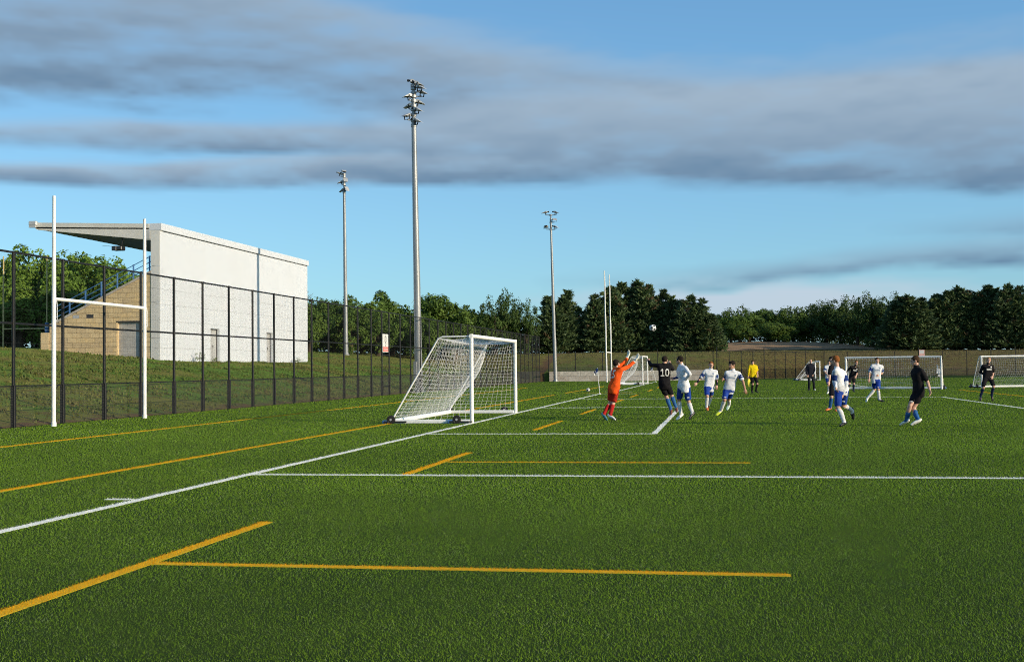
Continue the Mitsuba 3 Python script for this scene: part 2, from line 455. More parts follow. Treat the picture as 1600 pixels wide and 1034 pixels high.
near = R[:, 3] < 6.2
G = which < 0
turf = ([blades(R[G & near], turf_colours(R[G & near]), 1.0, .55, True), blades(R[G & ~near], turf_colours(R[G & ~near]), 1.0, .55, False)])
tag(put_blades('turf_grass', turf), 'short green artificial turf covering the whole pitch', 'grass', kind='stuff')
for i, (x0, x1, y0, y1, c) in enumerate(LINES):
    base = box(x0, x1, y0, y1, -.02, .004)
    k = put('pitch__painted_line', base, 'white_line' if c == WL else 'yellow_line')
    m_ = which == i
    if m_.sum() > 30:
        parts = []
        for nr in (True, False):
            r_ = R[m_ & (near == nr)]
            r_ = np.vstack([r_, r_ + np.column_stack([rng.normal(0, .015, (len(r_), 2)), np.zeros((len(r_), 2))])])
            u_ = rng.uniform(.82, 1.12, (len(r_), 1))
            cc = (np.array([.90, .90, .84]) if c == WL else np.array([.86, .43, .010])) * u_
            if len(r_):
                parts.append(blades(r_, cc, 1.3, .42, nr))
        tag(put_blades(k + '__tuft', parts), kind='stuff')

# ------------------------------------------------------------------ mesh fences


def fence_panel(span, top, rail, low):
    """welded mesh between two posts, in the xz plane along +y from 0 to span: fine below, open above"""
    s = []
    ysv = np.arange(.05, span, .05)
    s += [[(0, y, low), (0, y, top)] for y in ysv]
    m = cat(cords(s, .0012), cords([[(0, 0, z), (0, span, z)] for z in np.arange(low, top, .2)], .0007))
    s2 = [[(.02, y, .03), (.02, y, low)] for y in np.arange(.05, span, .05)] + [[(.02, 0, z), (.02, span, z)] for z in np.arange(.05, low, .05)]
    m2 = cords(s2, .0030)
    seams = cords([[(-.008, 0, z), (-.008, span, z)] for z in (1.9, 2.45, 3.45, 4.05, 4.6) if z < top], .0030, 4)
    return cat(m, seams), m2


def post_mesh(top, w=.085):
    return cat(rbox(-w * .42, w * .42, -w * .5, w * .5, -.05, top, .008), rbox(-w * .75, w * .75, -w * .62, w * .62, 0, min(1.22, top), .008), box(-w * .5, w * .5, -w * .56, w * .56, top, top + .015))


side_posts = [-12.4, -9.8, -7.2, -4.6, -2.03, .61, 3.16, 5.71, 8.32, 10.85, 13.42, 15.99, 18.55, 21.14, 23.68, 26.29, 28.88, 31.42, 34.06, 36.3]
y_ = 37.9
while y_ < 102.6:
    side_posts.append(y_); y_ += 2.6
k = thing('mesh_fence', 'tall black welded mesh fence running along the grass bank beside the pitch', 'fence')
posts0 = mikit.ply(post_mesh(5.1), 'black_metal')
for y in side_posts:
    copy(posts0, k + '__post', T().translate([FENCE_X, y, 0]))
pan_hi, pan_lo = fence_panel(2.6, 5.05, 3.0, 1.2)
panel0, panel0b = mikit.ply(pan_hi, 'fence_wire'), mikit.ply(pan_lo, 'fence_mesh_low')
for a, b in zip(side_posts[:-1], side_posts[1:]):
    for pn in (panel0, panel0b):
        tag(copy(pn, k + '__mesh_panel', T().translate([FENCE_X, a, 0]) @ T().scale([1, (b - a) / 2.6, 1])), kind='stuff')
for z, w in ((5.08, .028), (3.02, .03), (1.2, .02)):
    put(k + '__rail', box(FENCE_X - .035 - w, FENCE_X - .035 + w, side_posts[0], side_posts[-1], z - w, z + w), 'black_metal')
# the narrow ladder of two posts and rungs that carries the notice
for z in (.55, 1.5, 2.45):
    put(k + '__rung', box(FENCE_X - .03, FENCE_X + .03, 36.35, 37.85, z - .03, z + .03), 'black_metal')

k = thing('back_fence', 'lower black mesh fence along the far end of the pitches', 'fence')
post1 = mikit.ply(post_mesh(3.3, .085), 'black_metal')


def wire_panel(span, top):
    s = [[(0, y, 0.05), (0, y, top)] for y in np.arange(.1, span, .1)] + [[(0, 0, z), (0, span, z)] for z in np.arange(.2, top, .2)]
    return cat(cords(s, .006), cords([[(.01, y, .05), (.01, y, 1.2)] for y in np.arange(.05, span, .1)], .009))


panel1 = mikit.ply(wire_panel(3.0, 3.25), 'fence_wire')
X = -12.6
runs = [((-12.6, WALL_Y + .9, .98), (TURN_X - .4, WALL_Y + .9, .98), 2.3 / 3.3), ((TURN_X, WALL_Y + .2, 0), (TURN_X + 14, BACK_Y, 0), 1.0), ((TURN_X + 14, BACK_Y, 0), (96, BACK_Y, 0), 1.0)]
for a, b, sz in runs:
    a, b = np.array(a), np.array(b)
    L_ = np.linalg.norm(b - a)
    n = max(1, round(L_ / 3.0))
    ang = math.degrees(math.atan2(b[1] - a[1], b[0] - a[0])) - 90
    for i in range(n + 1):
        p = a + (b - a) * i / n
        copy(post1, k + '__post', T().translate(p.tolist()) @ T().rotate([0, 0, 1], ang) @ T().scale([1, 1, sz * (1.12 if i % 4 == 0 else 1)]))
        if i < n:
            tag(copy(panel1, k + '__mesh_panel', T().translate(p.tolist()) @ T().rotate([0, 0, 1], ang) @ T().scale([1, L_ / n / 3.0, sz])), kind='stuff')
    t = tube([a + (0, 0, 3.28 * sz), b + (0, 0, 3.28 * sz)], .025, 6)
    put(k + '__rail', t, 'black_metal')

# ------------------------------------------------------------------ retaining wall of concrete blocks
k = thing('retaining_wall', 'low retaining wall of pale concrete blocks in front of the far bank', 'wall')
put(k + '__core', box(-12.3, TURN_X - .12, WALL_Y + .09, WALL_Y + .34, -.05, 1.08), 'concrete_joint')
for row, (z0, z1) in enumerate(((0.0, .56), (.575, 1.14))):
    x = -12.42 - row * 1.1
    while x < TURN_X - .1:
        w = 2.35 + rng.uniform(-.1, .1)
        x0, x1 = max(x, -12.42), min(x + w - .02, TURN_X - .12)
        if x1 - x0 > .3:
            o = rng.uniform(-.015, .015)
            put(k + '__block', rbox(x0, x1, WALL_Y + o, WALL_Y + .36 + o * .2, z0 - (.04 if row == 0 else 0), z1 + rng.uniform(-.006, .006), .018), f'concrete_{rng.integers(3)}')
        x += w

# ------------------------------------------------------------------ grandstand
GX, GY0, GY1, ZT = -29.6, 40.76, 69.65, 11.43
k = thing('grandstand', 'white windowless back and stone gable of a small grandstand with cantilever roof', 'grandstand')
# back wall with two door recesses
doors = [(48.75, 50.35), (59.75, 61.1)]
outer = sbox(GY0, 1.6, GY1, 10.93)
for a, b in doors:
    outer = outer.difference(sbox(a, 1.9, b, 4.7))
w = trimesh.creation.extrude_polygon(outer, .35, engine='earcut')
v = np.array(w.vertices)
w.vertices = np.stack([GX - .35 + v[:, 2], v[:, 0], v[:, 1]], 1)
put(k + '__wall', w, 'wall_render')
for a, b in doors:
    d = put(k + '__door', rbox(GX - .30, GX - .25, a + .02, b - .02, 1.9, 4.62, .004), 'door_grey')
    put(d + '__frame', cat(box(GX - .26, GX - .19, a, a + .06, 1.9, 4.66), box(GX - .26, GX - .19, b - .06, b, 1.9, 4.66), box(GX - .26, GX - .19, a, b, 4.63, 4.69)), 'trim_dark')
    put(d + '__leaf_joint', box(GX - .25, GX - .244, (a + b) / 2 - .008, (a + b) / 2 + .008, 1.95, 4.6), 'trim_dark')
    put(d + '__handle', box(GX - .25, GX - .19, (a + b) / 2 + .08, (a + b) / 2 + .11, 3.3, 3.5), 'trim_dark')
put(k + '__groove_shade', box(GX - .3, GX - .02, GY0 + .01, GY1 - .01, 10.931, 10.99), 'trim_dark')  # dark strip: the shadow line under the parapet put into the colour
put(k + '__parapet', rbox(GX - .75, GX + .12, GY0 - .06, GY1 + .12, 10.99, 11.46, .02), 'wall_render')
put(k + '__far_gable', prism_y(Polygon([(-30.0, 1.2), (-30.0, 10.9), (-30.25, 10.9), (-30.25, 8.1), (-37.6, 4.7), (-37.6, 1.4)]), GY1 - .25, GY1), 'column_panel')
# the panelled end column
for z0, z1 in ((1.4, 3.82), (3.84, 6.2), (6.22, 8.62), (8.64, 11.0)):
    put(k + '__column_panel', rbox(-30.25, GX - .001, GY0 - .03, GY0 + .34, z0, z1, .008), 'column_panel')
put(k + '__column_cap', rbox(-30.27, GX - .76, GY0 - .05, GY0 + .34, 11.01, 11.45, .01), 'column_panel')
# stone gable under the raked seating: backing with the shutter opening, blocks proud of it
slope = lambda x: 8.18 + (x + 30.25) * (8.18 - 4.70) / (37.6 - 30.25)
gable = Polygon([(-30.26, 1.4), (-30.26, slope(-30.26)), (-37.6, slope(-37.6)), (-37.6, 1.6)])
opening = sbox(-32.72, 1.5, -30.98, 4.98)
v1, v2 = sbox(-34.93, 5.22, -34.40, 5.47), sbox(-35.92, 5.22, -35.44, 5.46)
back = gable.difference(opening)
gw = put(k + '__gable_wall', prism_y(back, GY0 + .05, GY0 + .35), 'mortar')
zone = gable.buffer(-.004).difference(opening).difference(v1).difference(v2)
row, z = 0, 1.6
while z < 8.3:
    x = -37.6 - (row % 2) * .33
    while x < -30.26:
        L_ = .66
        cell = sbox(x + .009, z + .009, x + L_ - .009, z + .33 - .009).intersection(zone)
        for g in getattr(cell, 'geoms', [cell]):
            if g.area > .012 and g.geom_type == 'Polygon':
                put(gw + '__brick', prism_y(g, GY0 + rng.uniform(.008, .024), GY0 + .06), f'stone_block_{rng.integers(4)}')
        x += L_
    z += .33
    row += 1
cope = Polygon([(-30.26, slope(-30.26)), (-37.6, slope(-37.6)), (-37.6, slope(-37.6) + .16), (-30.26, slope(-30.26) + .16)])
put(k + '__coping', prism_y(cope, GY0 - .03, GY0 + .4), 'concrete_1')
put(k + '__end_pier', rbox(-38.25, -37.62, GY0 - .02, GY0 + .5, 1.6, 4.3, .02), 'stone_block_1')
sh = [rbox(-32.66, -31.04, GY0 + .20, GY0 + .215, z0, z0 + .088, .005) for z0 in np.arange(1.9, 4.88, .092)]
s_ = put(k + '__shutter', cat(*sh), 'shutter')
put(s_ + '__reveal', cat(box(-32.72, -32.66, GY0 + .03, GY0 + .3, 1.9, 4.92), box(-31.04, -30.98, GY0 + .03, GY0 + .3, 1.9, 4.92)), 'stone_block_1')
put(s_ + '__lintel', box(-32.74, -30.96, GY0 + .0, GY0 + .3, 4.92, 5.0), 'trim_dark')
put(k + '__vent', box(-34.92, -34.41, GY0 + .02, GY0 + .06, 5.23, 5.46), 'trim_dark')
put(k + '__vent', box(-35.91, -35.45, GY0 + .02, GY0 + .06, 5.23, 5.45), 'door_grey')
# seating terraces
steps = []
for i in range(10):
    x0 = -37.3 + i * .72
    steps.append(box(x0, x0 + .72, GY0 + .42, GY1 - .3, 1.5, slope(x0) - .35))
put(k + '__terrace', cat(*steps), 'terrace_concrete')
# blue rail along the top of the rake
rails = []
for h in (.30, .65, 1.02):
    rails.append(tube([(-30.3, GY0 + .2, slope(-30.3) + .16 + h), (-37.5, GY0 + .2, slope(-37.5) + .16 + h)], .028, 8))
rk = put(k + '__railing', cat(*rails), 'blue_rail')
for x in np.linspace(-37.4, -30.45, 7):
    put(rk + '__baluster', rbox(x - .045, x + .045, GY0 + .17, GY0 + .23, slope(x) + .1, slope(x) + 1.24, .008), 'blue_rail')
# cantilever roof: deck, tapering end beams, dark soffit
RXT, RXW = -38.85, -30.26
top = lambda x: 11.44 + (RXW - x) * (11.78 - 11.44) / (RXW - RXT)
bot = lambda x: 10.36 + (RXW - x) * (11.33 - 10.36) / (RXW - RXT)
for y0, y1 in ((GY0 - .04, GY0 + .26), (GY1 - .26, GY1 + .04)):
    put(k + '__end_beam', prism_y(Polygon([(RXW, bot(RXW)), (RXW, top(RXW) - .37), (RXT + .2, top(RXT) - .41), (RXT + .35, bot(RXT + .35))]), y0, y1), 'fascia')
rf = put(k + '__roof', prism_y(Polygon([(GX - .76, top(GX - .76) - .28), (GX - .76, top(GX - .76)), (RXT, top(RXT)), (RXT, top(RXT) - .30)]), GY0 - .10, GY1 + .1), 'fascia')
put(rf + '__gap', prism_y(Polygon([(RXW, top(RXW) - .36), (RXW, top(RXW) - .285), (RXT + .1, top(RXT) - .305), (RXT + .2, top(RXT) - .40)]), GY0 + .06, GY1 - .06), 'trim_dark')  # dark filler: shade between deck and end beams put into its colour
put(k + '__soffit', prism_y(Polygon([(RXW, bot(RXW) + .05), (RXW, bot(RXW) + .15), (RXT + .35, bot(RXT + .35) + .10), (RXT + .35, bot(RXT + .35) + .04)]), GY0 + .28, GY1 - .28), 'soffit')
put(rf + '__gutter', rbox(RXT - .12, RXT + .02, GY0 - .1, GY1 + .1, top(RXT) - .14, top(RXT) + .02, .02), 'door_grey')
put(k + '__end_light', cat(rbox(-38.98, -38.4, GY0 - .32, GY0 - .10, 11.55, 11.86, .04), box(-38.95, -38.5, GY0 - .30, GY0 - .12, 11.42, 11.56)), 'lamp_body')
put(k + '__bracket_plate', rbox(-30.62, -30.30, GY0 - .06, GY0 - .041, 10.42, 11.02, .004), 'door_grey')
sp = put(k + '__loudspeaker', cat(rbox(-32.95, -32.25, GY0 - .2, GY0 + .35, 9.72, 10.02, .05), rbox(-32.95, -32.62, GY0 - .26, GY0 - .2, 9.70, 10.0, .02)), 'lamp_dark')
put(sp + '__arm', cat(tube([(-32.4, GY0 + .1, 10.0), (-32.4, GY0 + .25, 10.65)], .025, 6), tube([(-33.9, GY0 + .3, 10.1), (-32.6, GY0 + .1, 9.98)], .012, 5)), 'black_metal')

# drawn at the size of a smaller sister stand: set down at its own corner at 95 per cent
SETDOWN = T().translate([-27.77, 37.03, 2.29]) @ T().scale(.95) @ T().translate([29.6, -40.76, -2.33])
for q in [q for q in scene if q.startswith('grandstand__')]:
    scene[q]['to_world'] = SETDOWN

# ------------------------------------------------------------------ floodlight masts


def yoke_man(x):
    b = lambda y0, y1, z0, z1: m3.Manifold.cube([.08, y1 - y0, z1 - z0]).translate([x, y0, z0])
    m = (b(-.31, -.28, -.30, .10) + b(.28, .31, -.30, .10) + b(-.31, .31, -.31, -.28)).to_mesh()
    return trimesh.Trimesh(np.array(m.vert_properties[:, :3]), np.array(m.tri_verts))


def flood_head():
    """a floodlight looking along +x and down: bowl body, flat glass, visor, yoke"""
    body = trimesh.Trimesh(*_hull(np.array([(-.20, -.24, .06), (-.20, .24, .06), (-.24, -.17, .14), (-.24, .17, .14), (-.10, -.26, .17), (-.10, .26, .17), (.42, -.27, .02), (.42, .27, .02), (.42, -.27, -.01), (.42, .27, -.01),
                                            (-.16, -.24, -.05), (-.16, .24, -.05), (-.02, -.27, .19), (-.02, .27, .19)])))
    visor = trimesh.Trimesh(*_hull(np.array([(.40, -.28, .02), (.40, .28, .02), (.62, -.24, -.05), (.62, .24, -.05), (.40, -.28, 0), (.40, .28, 0), (.62, -.24, -.06), (.62, .24, -.06)])))
    glass = trimesh.Trimesh(*_hull(np.array([(-.14, -.23, -.055), (-.14, .23, -.055), (.40, -.25, -.018), (.40, .25, -.018), (-.13, -.22, -.075), (-.13, .22, -.075), (.39, -.24, -.035), (.39, .24, -.035)])))
    gear = cat(rbox(-.44, -.24, -.13, .13, -.02, .14, .02), box(-.26, -.18, -.05, .05, .03, .1))
    one = yoke_man(.02)
    return body, visor, glass, gear, one


HB = flood_head()
HEAD = [(mikit.ply(HB[0], 'lamp_body'), ''), (mikit.ply(HB[1], 'lamp_body'), '__visor'), (mikit.ply(HB[2], 'lamp_dark'), '__glass'), (mikit.ply(HB[3], 'black_metal'), '__control_box'), (mikit.ply(HB[4], 'black_metal'), '__yoke')]


def mast(label, base, H, r0, r1, heads, sleeve=True, lean=(0, 0)):
    k = thing('floodlight_mast', label, 'floodlight', 'floodlight masts round the pitches')
    b = np.array(base, float)
    n = 9
    pts = [b + np.array([lean[0] * t, lean[1] * t, H * t]) for t in np.linspace(0, 1, n)]
    put(k + '__pole', tube(pts, np.linspace(r0, r1, n), 20), 'galvanised', 40)
    put(k + '__base_flange', cat(tube([b + (0, 0, -.05), b + (0, 0, .05)], r0 * 1.7, 16), tube([b + (0, 0, .05), b + (0, 0, .25)], [r0 * 1.25, r0 * 1.05], 16)), 'galvanised')
    if sleeve:
        put(k + '__access_door', rbox(b[0] - r0 * 1.15, b[0] - r0 * .2, b[1] - r0 * 1.05, b[1] - r0 * .35, .7, 2.1, .02), 'galvanised')
    topz = b + np.array([lean[0], lean[1], H])
    zs = sorted({round(h[2], 2) for h in heads})
    for z in zs:
        hs = [h for h in heads if round(h[2], 2) == z]
        xs_ = [h[0] for h in hs] + [0]
        ys_ = [h[1] for h in hs] + [0]
        c0 = topz + (0, 0, z * .92 + .12 - .31)
        arm = [tube([c0, c0 + (h[0] * .87, h[1] * .87, .04)], .045, 7) for h in hs] + [tube([c0 + (0, 0, -.09), c0 + (0, 0, .09)], r1 * 1.25, 12)]
        put(k + '__cross_arm', cat(*arm), 'galvanised')
    put(k + '__head_frame', tube([topz, topz + (0, 0, max(zs) - .25)], [r1 * .8, r1 * .5], 10), 'galvanised')
    for dx, dy, dz, yaw, pitch in heads:
        m_ = T().translate((topz + (dx * .88, dy * .88, dz * .92 + .12)).tolist()) @ T().rotate([0, 0, 1], yaw) @ T().rotate([0, 1, 0], pitch) @ T().scale(.84)
        hk = key(k + '__floodlight')
        for e, s in HEAD:
            scene[hk + s] = {**e, 'to_world': m_}
    return k


mast('thick grey floodlight mast behind the near goal with a tall stack of lamps', (-13.62, 47.3, 0), 18.95, .28, .165,
     [(-.15, .2, 2.85, 15, 8), (.3, -.1, 2.62, 10, 14), (.55, -.3, 2.28, -20, 10), (.60, .3, 2.02, -15, 12), (-.30, -.2, 1.68, -150, 10), (.25, .3, 1.30, 20, 14),
      (-.28, .2, 1.02, 165, 10), (.30, -.2, .62, -12, 14), (-.45, -.25, .18, -120, 6), (.22, -.2, -.20, -12, 14)], lean=(-.22, 0))
mast('slender floodlight mast on the bank beside the white grandstand', (-32.9, 91.2, float(ground_z(-32.9, 91.2))), 17.7, .24, .14,
     [(-.45, 0, 2.0, 200, -25), (.05, -.2, 2.25, 120, -30), (.1, .1, 1.35, -60, 30), (-.35, .2, 1.05, 190, 12), (.3, -.2, .25, -40, 35), (-.15, .2, .1, 170, 20)], sleeve=False, lean=(-.1, 0))
mast('slender floodlight mast in front of the concrete block wall', (-11.5, 101.7, 0), 18.6, .23, .11,
     [(-.62, 0, .62, 185, 6), (.62, 0, .60, -8, 8), (.48, 0, -.30, -70, 8), (-.62, 0, -1.15, 100, 4), (.55, 0, -1.2, -15, 12)], sleeve=False, lean=(-.35, 0))

# ------------------------------------------------------------------ goals


def nets(surf, nu, nv, sag=None):
    """cords of a net patch: surf(u, v) -> points, u and v in 0..1"""
    U, V = np.linspace(0, 1, nu + 1), np.linspace(0, 1, nv + 1)
    segs = []
    for u in U:
        p = surf(np.full(2 * nv + 1, u), np.linspace(0, 1, 2 * nv + 1))
        segs.append(np.stack([p[:-1], p[1:]], 1))
    for v in V:
        p = surf(np.linspace(0, 1, 2 * nu + 1), np.full(2 * nu + 1, v))
        segs.append(np.stack([p[:-1], p[1:]], 1))
    return np.vstack(segs)


def goal(label, origin, ang, W_, H_, depth_top, depth, cell=.12, cord=.0026, post=.06, wheels=True, group=None):
    """goal line along local +y from the origin post, net behind on local -x"""
    k = thing('football_goal', label, 'goal', group)
    M = T().translate(list(origin)) @ T().rotate([0, 0, 1], ang)
    dt, d = depth_top, depth
    z1 = H_ + post

    def P(name, mesh, m, smooth=False):
        kk = key(k + '__' + name)
        scene[kk] = {**mikit.ply(mesh, m, smooth), 'to_world': M}
        return kk

    def rib(pts, r):
        return tube(pts, r, 12)
    P('post', rib([(0, 0, 0), (0, 0, z1 + post)], post), 'white_frame', 40)
    P('post', rib([(0, W_, 0), (0, W_, z1 + post)], post), 'white_frame', 40)
    P('crossbar', rib([(0, -post, z1), (0, W_ + post, z1)], post * .98), 'white_frame', 40)
    for y in (.0, W_):
        P('side_hoop', rib([(-.04, y, z1), (-dt + .12, y, z1 - .01), (-dt, y, z1 - .06), (-dt - .07, y, z1 - .17), (-d + .03, y, .18), (-d, y, .10)], .024), 'white_frame', 40)
        P('base_bar', rbox(-d - .04, -post, y - .06, y + .06, .0, .115, .02), 'white_frame')
    P('rear_bar', rbox(-d - .06, -d + .06, -.02, W_ + .02, .0, .125, .02), 'white_frame')
    # netting: roof, sagging back, two sides; hung a little slack
    roof = nets(lambda u, v: np.stack([-dt * v - .03, W_ * u, z1 - .04 - .10 * np.sin(np.pi * u) * v - .05 * np.sin(np.pi * v)], 1), round(W_ / cell), max(2, round(dt / cell)))
    slant = math.hypot(d - dt, z1)

    def back(u, v):
        x = -dt - (d - dt) * v
        z = (z1 - .05) * (1 - v) + .12 * v
        s = np.sin(np.pi * np.clip(u, 0, 1)) ** .45 * np.sin(np.pi * np.clip(v, 0, 1) ** .75) * .62
        return np.stack([x + s * .95, W_ * u, z - s * .33], 1)
    bk = nets(back, round(W_ / cell), round(slant / cell))

    def side(y, sgn):
        def f(u, v):
            xr = -(dt + (d - dt) * v)
            bulge = .10 * np.sin(np.pi * u) * np.sin(np.pi * v) * sgn
            return np.stack([xr * u - .02, y + bulge + 0 * u, (z1 - .05) * (1 - v) + .10 * v - .05 * np.sin(np.pi * u) * (1 - v)], 1)
        return nets(f, round((dt + d) / 2 / cell), round(z1 / cell))
    allc = np.vstack([roof, bk, side(0, 1), side(W_, -1)])
    allc = allc + rng.normal(0, .004, allc.shape)
    tag(P('net', cords(allc, cord), 'net_cord'), kind='stuff')
    if wheels:
        for x, y, sg in ((-d - .02, -.10, -1), (-.42, -.12, -1), (-d - .02, W_ + .10, 1), (-.42, W_ + .12, 1)):
            w = P('wheel', tube([(x, y - .045, .12), (x, y - .035, .12), (x, y + .035, .12), (x, y + .045, .12)], [.09, .12, .12, .09], 20), 'rubber', 30)
            P_ = tube([(x, y - .055, .12), (x, y + .055, .12)], .035, 12)
            scene[w + '__hub'] = {**mikit.ply(P_, 'lamp_body'), 'to_world': M}
            scene[w + '__lever'] = {**mikit.ply(cat(rbox(x + .02, x + .46, y - .03, y + .03, .035, .075, .01), rbox(x - .22, x - .05, y - .06, y + .02, .01, .09, .02)), 'lamp_dark'), 'to_world': M}
            scene[w + '__foot'] = {**mikit.ply(rbox(x - .26, x - .10, y - .05, y + .09, .0, .10, .02), 'blue_plastic'), 'to_world': M}
    return k


goal('white full size goal nearest the viewer with a sagging net, beside the thick floodlight mast', (0, 0, 0), 0, 7.44, 2.44, .97, 2.35, .125, .0030)
goal('white goal seen side on behind the orange goalkeeper, on the second pitch', (.25, 72.3, 0), 0, 7.2, 2.44, .97, 2.2, .16, .0028)
goal('white goal seen side on beside the man in the dark tracksuit', (16.85, 90.9, 0), 0, 5.6, 1.86, .7, 2.0, .16, .002)
gk = goal('white wide goal facing the viewer behind the striding white player', (14.87, 45.05, 0), -90 + math.degrees(math.atan2(43.72 - 45.05, 20.42 - 14.87)), 5.72, 1.95, .35, 1.3, .14, .0032, .055)
goal('white wide goal cut off by the right edge of the photo', (23.5, 47.2, 0), -90 + 14, 6.3, 1.95, .35, 1.3, .14, .0032, .055)


# ------------------------------------------------------------------ rugby posts
def rugby(label, p0, p1, h, bar, r=.062, paint='white_paint', lean=(0, 0), pads=None, marks=True):
    k = thing('rugby_posts', label, 'rugby posts')
    p0, p1 = np.array(p0, float), np.array(p1, float)
    for p in (p0, p1):
        put(k + '__upright', tube([p + (0, 0, -.03), p + (lean[0] * .5, lean[1] * .5, h * .5), p + (lean[0], lean[1], h)], [r, r, r * .82], 14), paint, 40)
        put(k + '__socket', tube([p + (0, 0, -.02), p + (0, 0, .12)], r * 1.25, 14), paint, 40)
    f_ = bar / h
    q0, q1 = p0 + (lean[0] * f_, lean[1] * f_, bar), p1 + (lean[0] * f_, lean[1] * f_, bar)
    put(k + '__crossbar', tube([q0, q1], r * .86, 14), paint, 40)
    return k


rk = rugby('white rugby posts standing against the near fence in front of the grandstand', (-12.3, -1.24, 0), (-12.3, 4.42, 0), 6.8, 3.75)
for y in (-1.24, 4.42):
    put(rk + '__rope', tube([(-12.23, y + .02, 3.75), (-12.21, y + .05, 3.45), (-12.22, y + .06, 3.2), (-12.23, y + .03, 3.1)], .008, 5), 'net_cord')
rugby('tall white rugby posts far away in front of the dark conifers', (-4.75, 92, 0), (-4.75, 97.7, 0), 11.7, 3.15, .075, lean=(-.12, 0))
z0 = float(ground_z(-44.6, 46.3)); z1 = float(ground_z(-41.5, 46.9))
rk = rugby('weathered cream goal posts on the upper field at the left edge', (-44.6, 46.3, z0), (-41.5, 46.9, z0), 10.15 - z0, .82 + 4.0 - z0, .055, 'cream_paint')
put(rk + '__pad', tube([(-41.5, 46.9, z0 + .35), (-41.5, 46.9, z0 + 1.9)], .13, 12), 'blue_plastic', 40)
for zz in (.55, .8, 1.05, 1.3, 1.55):
    put(rk + '__pad__stripe', tube([(-41.5, 46.9, z0 + zz), (-41.5, 46.9, z0 + zz + .1)], .134, 12), 'flag_white', 40)


# ------------------------------------------------------------------ corner flags, notices, balls, small things
def cloth_flag(p, w, h, m, k, seed, yaw):
    r_ = np.random.default_rng(seed)
    nu, nv = 14, 10
    U, V = np.meshgrid(np.linspace(0, 1, nu), np.linspace(0, 1, nv), indexing='ij')
    drop = U ** 1.3
    x = w * U * (.45 + .1 * np.sin(V * 3)) + .04 * np.sin(U * 9 + V * 4)
    y = .06 * np.sin(U * 11 + V * 2.5 + seed)
    z = -h * V * (1 - .25 * U) - drop * h * .75
    v = np.stack([x, y, z], -1).reshape(-1, 3)
    c, s = math.cos(yaw), math.sin(yaw)
    v = np.stack([v[:, 0] * c - v[:, 1] * s, v[:, 0] * s + v[:, 1] * c, v[:, 2]], 1) + p
    i, j = np.meshgrid(np.arange(nu - 1), np.arange(nv - 1), indexing='ij')
    a = (i * nv + j).ravel()
    f = np.concatenate([np.stack([a, a + nv, a + nv + 1], 1), np.stack([a, a + nv + 1, a + 1], 1)])
    front = trimesh.Trimesh(v, f, process=False)
    back = trimesh.Trimesh(v + (0, .004, 0), f[:, ::-1], process=False)
    return put(k, cat(front, back), m, True)


for (x, y, dx, lab) in ((.05, 36.3, -.12, 'white corner flag with a limp dark top beside the goal line near the keeper'), (.55, 88.6, -.38, 'leaning white corner flag on the second pitch beside the black number ten player')):
    k = thing('corner_flag', lab, 'corner flag', 'corner flags along the goal lines')
    a, b = np.array([x, y, 0]), np.array([x + dx, y, 1.55])
    put(k + '__pole', tube([a, b], .018, 8), 'white_paint', 40)
    put(k + '__base', tube([a, a + (0, 0, .05)], [.09, .05], 12), 'white_paint')
    cloth_flag(b + (0, 0, -.02), -.30, .22, 'flag_blue', k + '__cloth', 3, .3)
    cloth_flag(b + (0, -.02, -.12), -.30, .25, 'flag_white', k + '__cloth', 5, .3)

k = thing('notice_board', 'tall white and red notice fixed to the fence left of the thick mast', 'sign')
put(k + '__board', rbox(FENCE_X + .05, FENCE_X + .075, 36.25, 37.45, 2.62, 3.72, .006), 'sign_white')
put(k + '__red_panel', rbox(FENCE_X + .076, FENCE_X + .080, 36.28, 37.42, 2.66, 2.95, .001), 'sign_red')


def on_fence(mesh, y, z):
    v = np.array(mesh.vertices)
    mesh.vertices = np.stack([FENCE_X + .077 + v[:, 2], y + v[:, 0], z + v[:, 1]], 1)
    return mesh


ring = trimesh.creation.annulus(.17, .21, .004)
put(k + '__symbol', on_fence(cat(ring, trimesh.creation.box((.36, .035, .004), trimesh.transformations.rotation_matrix(.78, (0, 0, 1)))), 36.85, 3.40), 'sign_black')
ring2 = trimesh.creation.annulus(.09, .12, .004)
put(k + '__symbol', on_fence(ring2, 36.85, 3.10), 'sign_black')
for z in (2.75, 2.84):
    put(k + '__red_panel__text_bar', on_fence(trimesh.creation.box((.9, .022, .004)), 36.85, z), 'sign_white')
    scene[list(scene)[-1]]['to_world'] = T().translate([.004, 0, 0])
k = thing('fence_notice', 'small pinkish white notice on the back fence above the wide goal', 'sign')
put(k + '__board', rbox(32.72, 33.42, BACK_Y - .10, BACK_Y - .07, 2.62, 3.42, .006), 'sign_pink')
put(k + '__panel', rbox(32.80, 33.34, BACK_Y - .106, BACK_Y - .101, 2.95, 3.35, .001), 'sign_white')


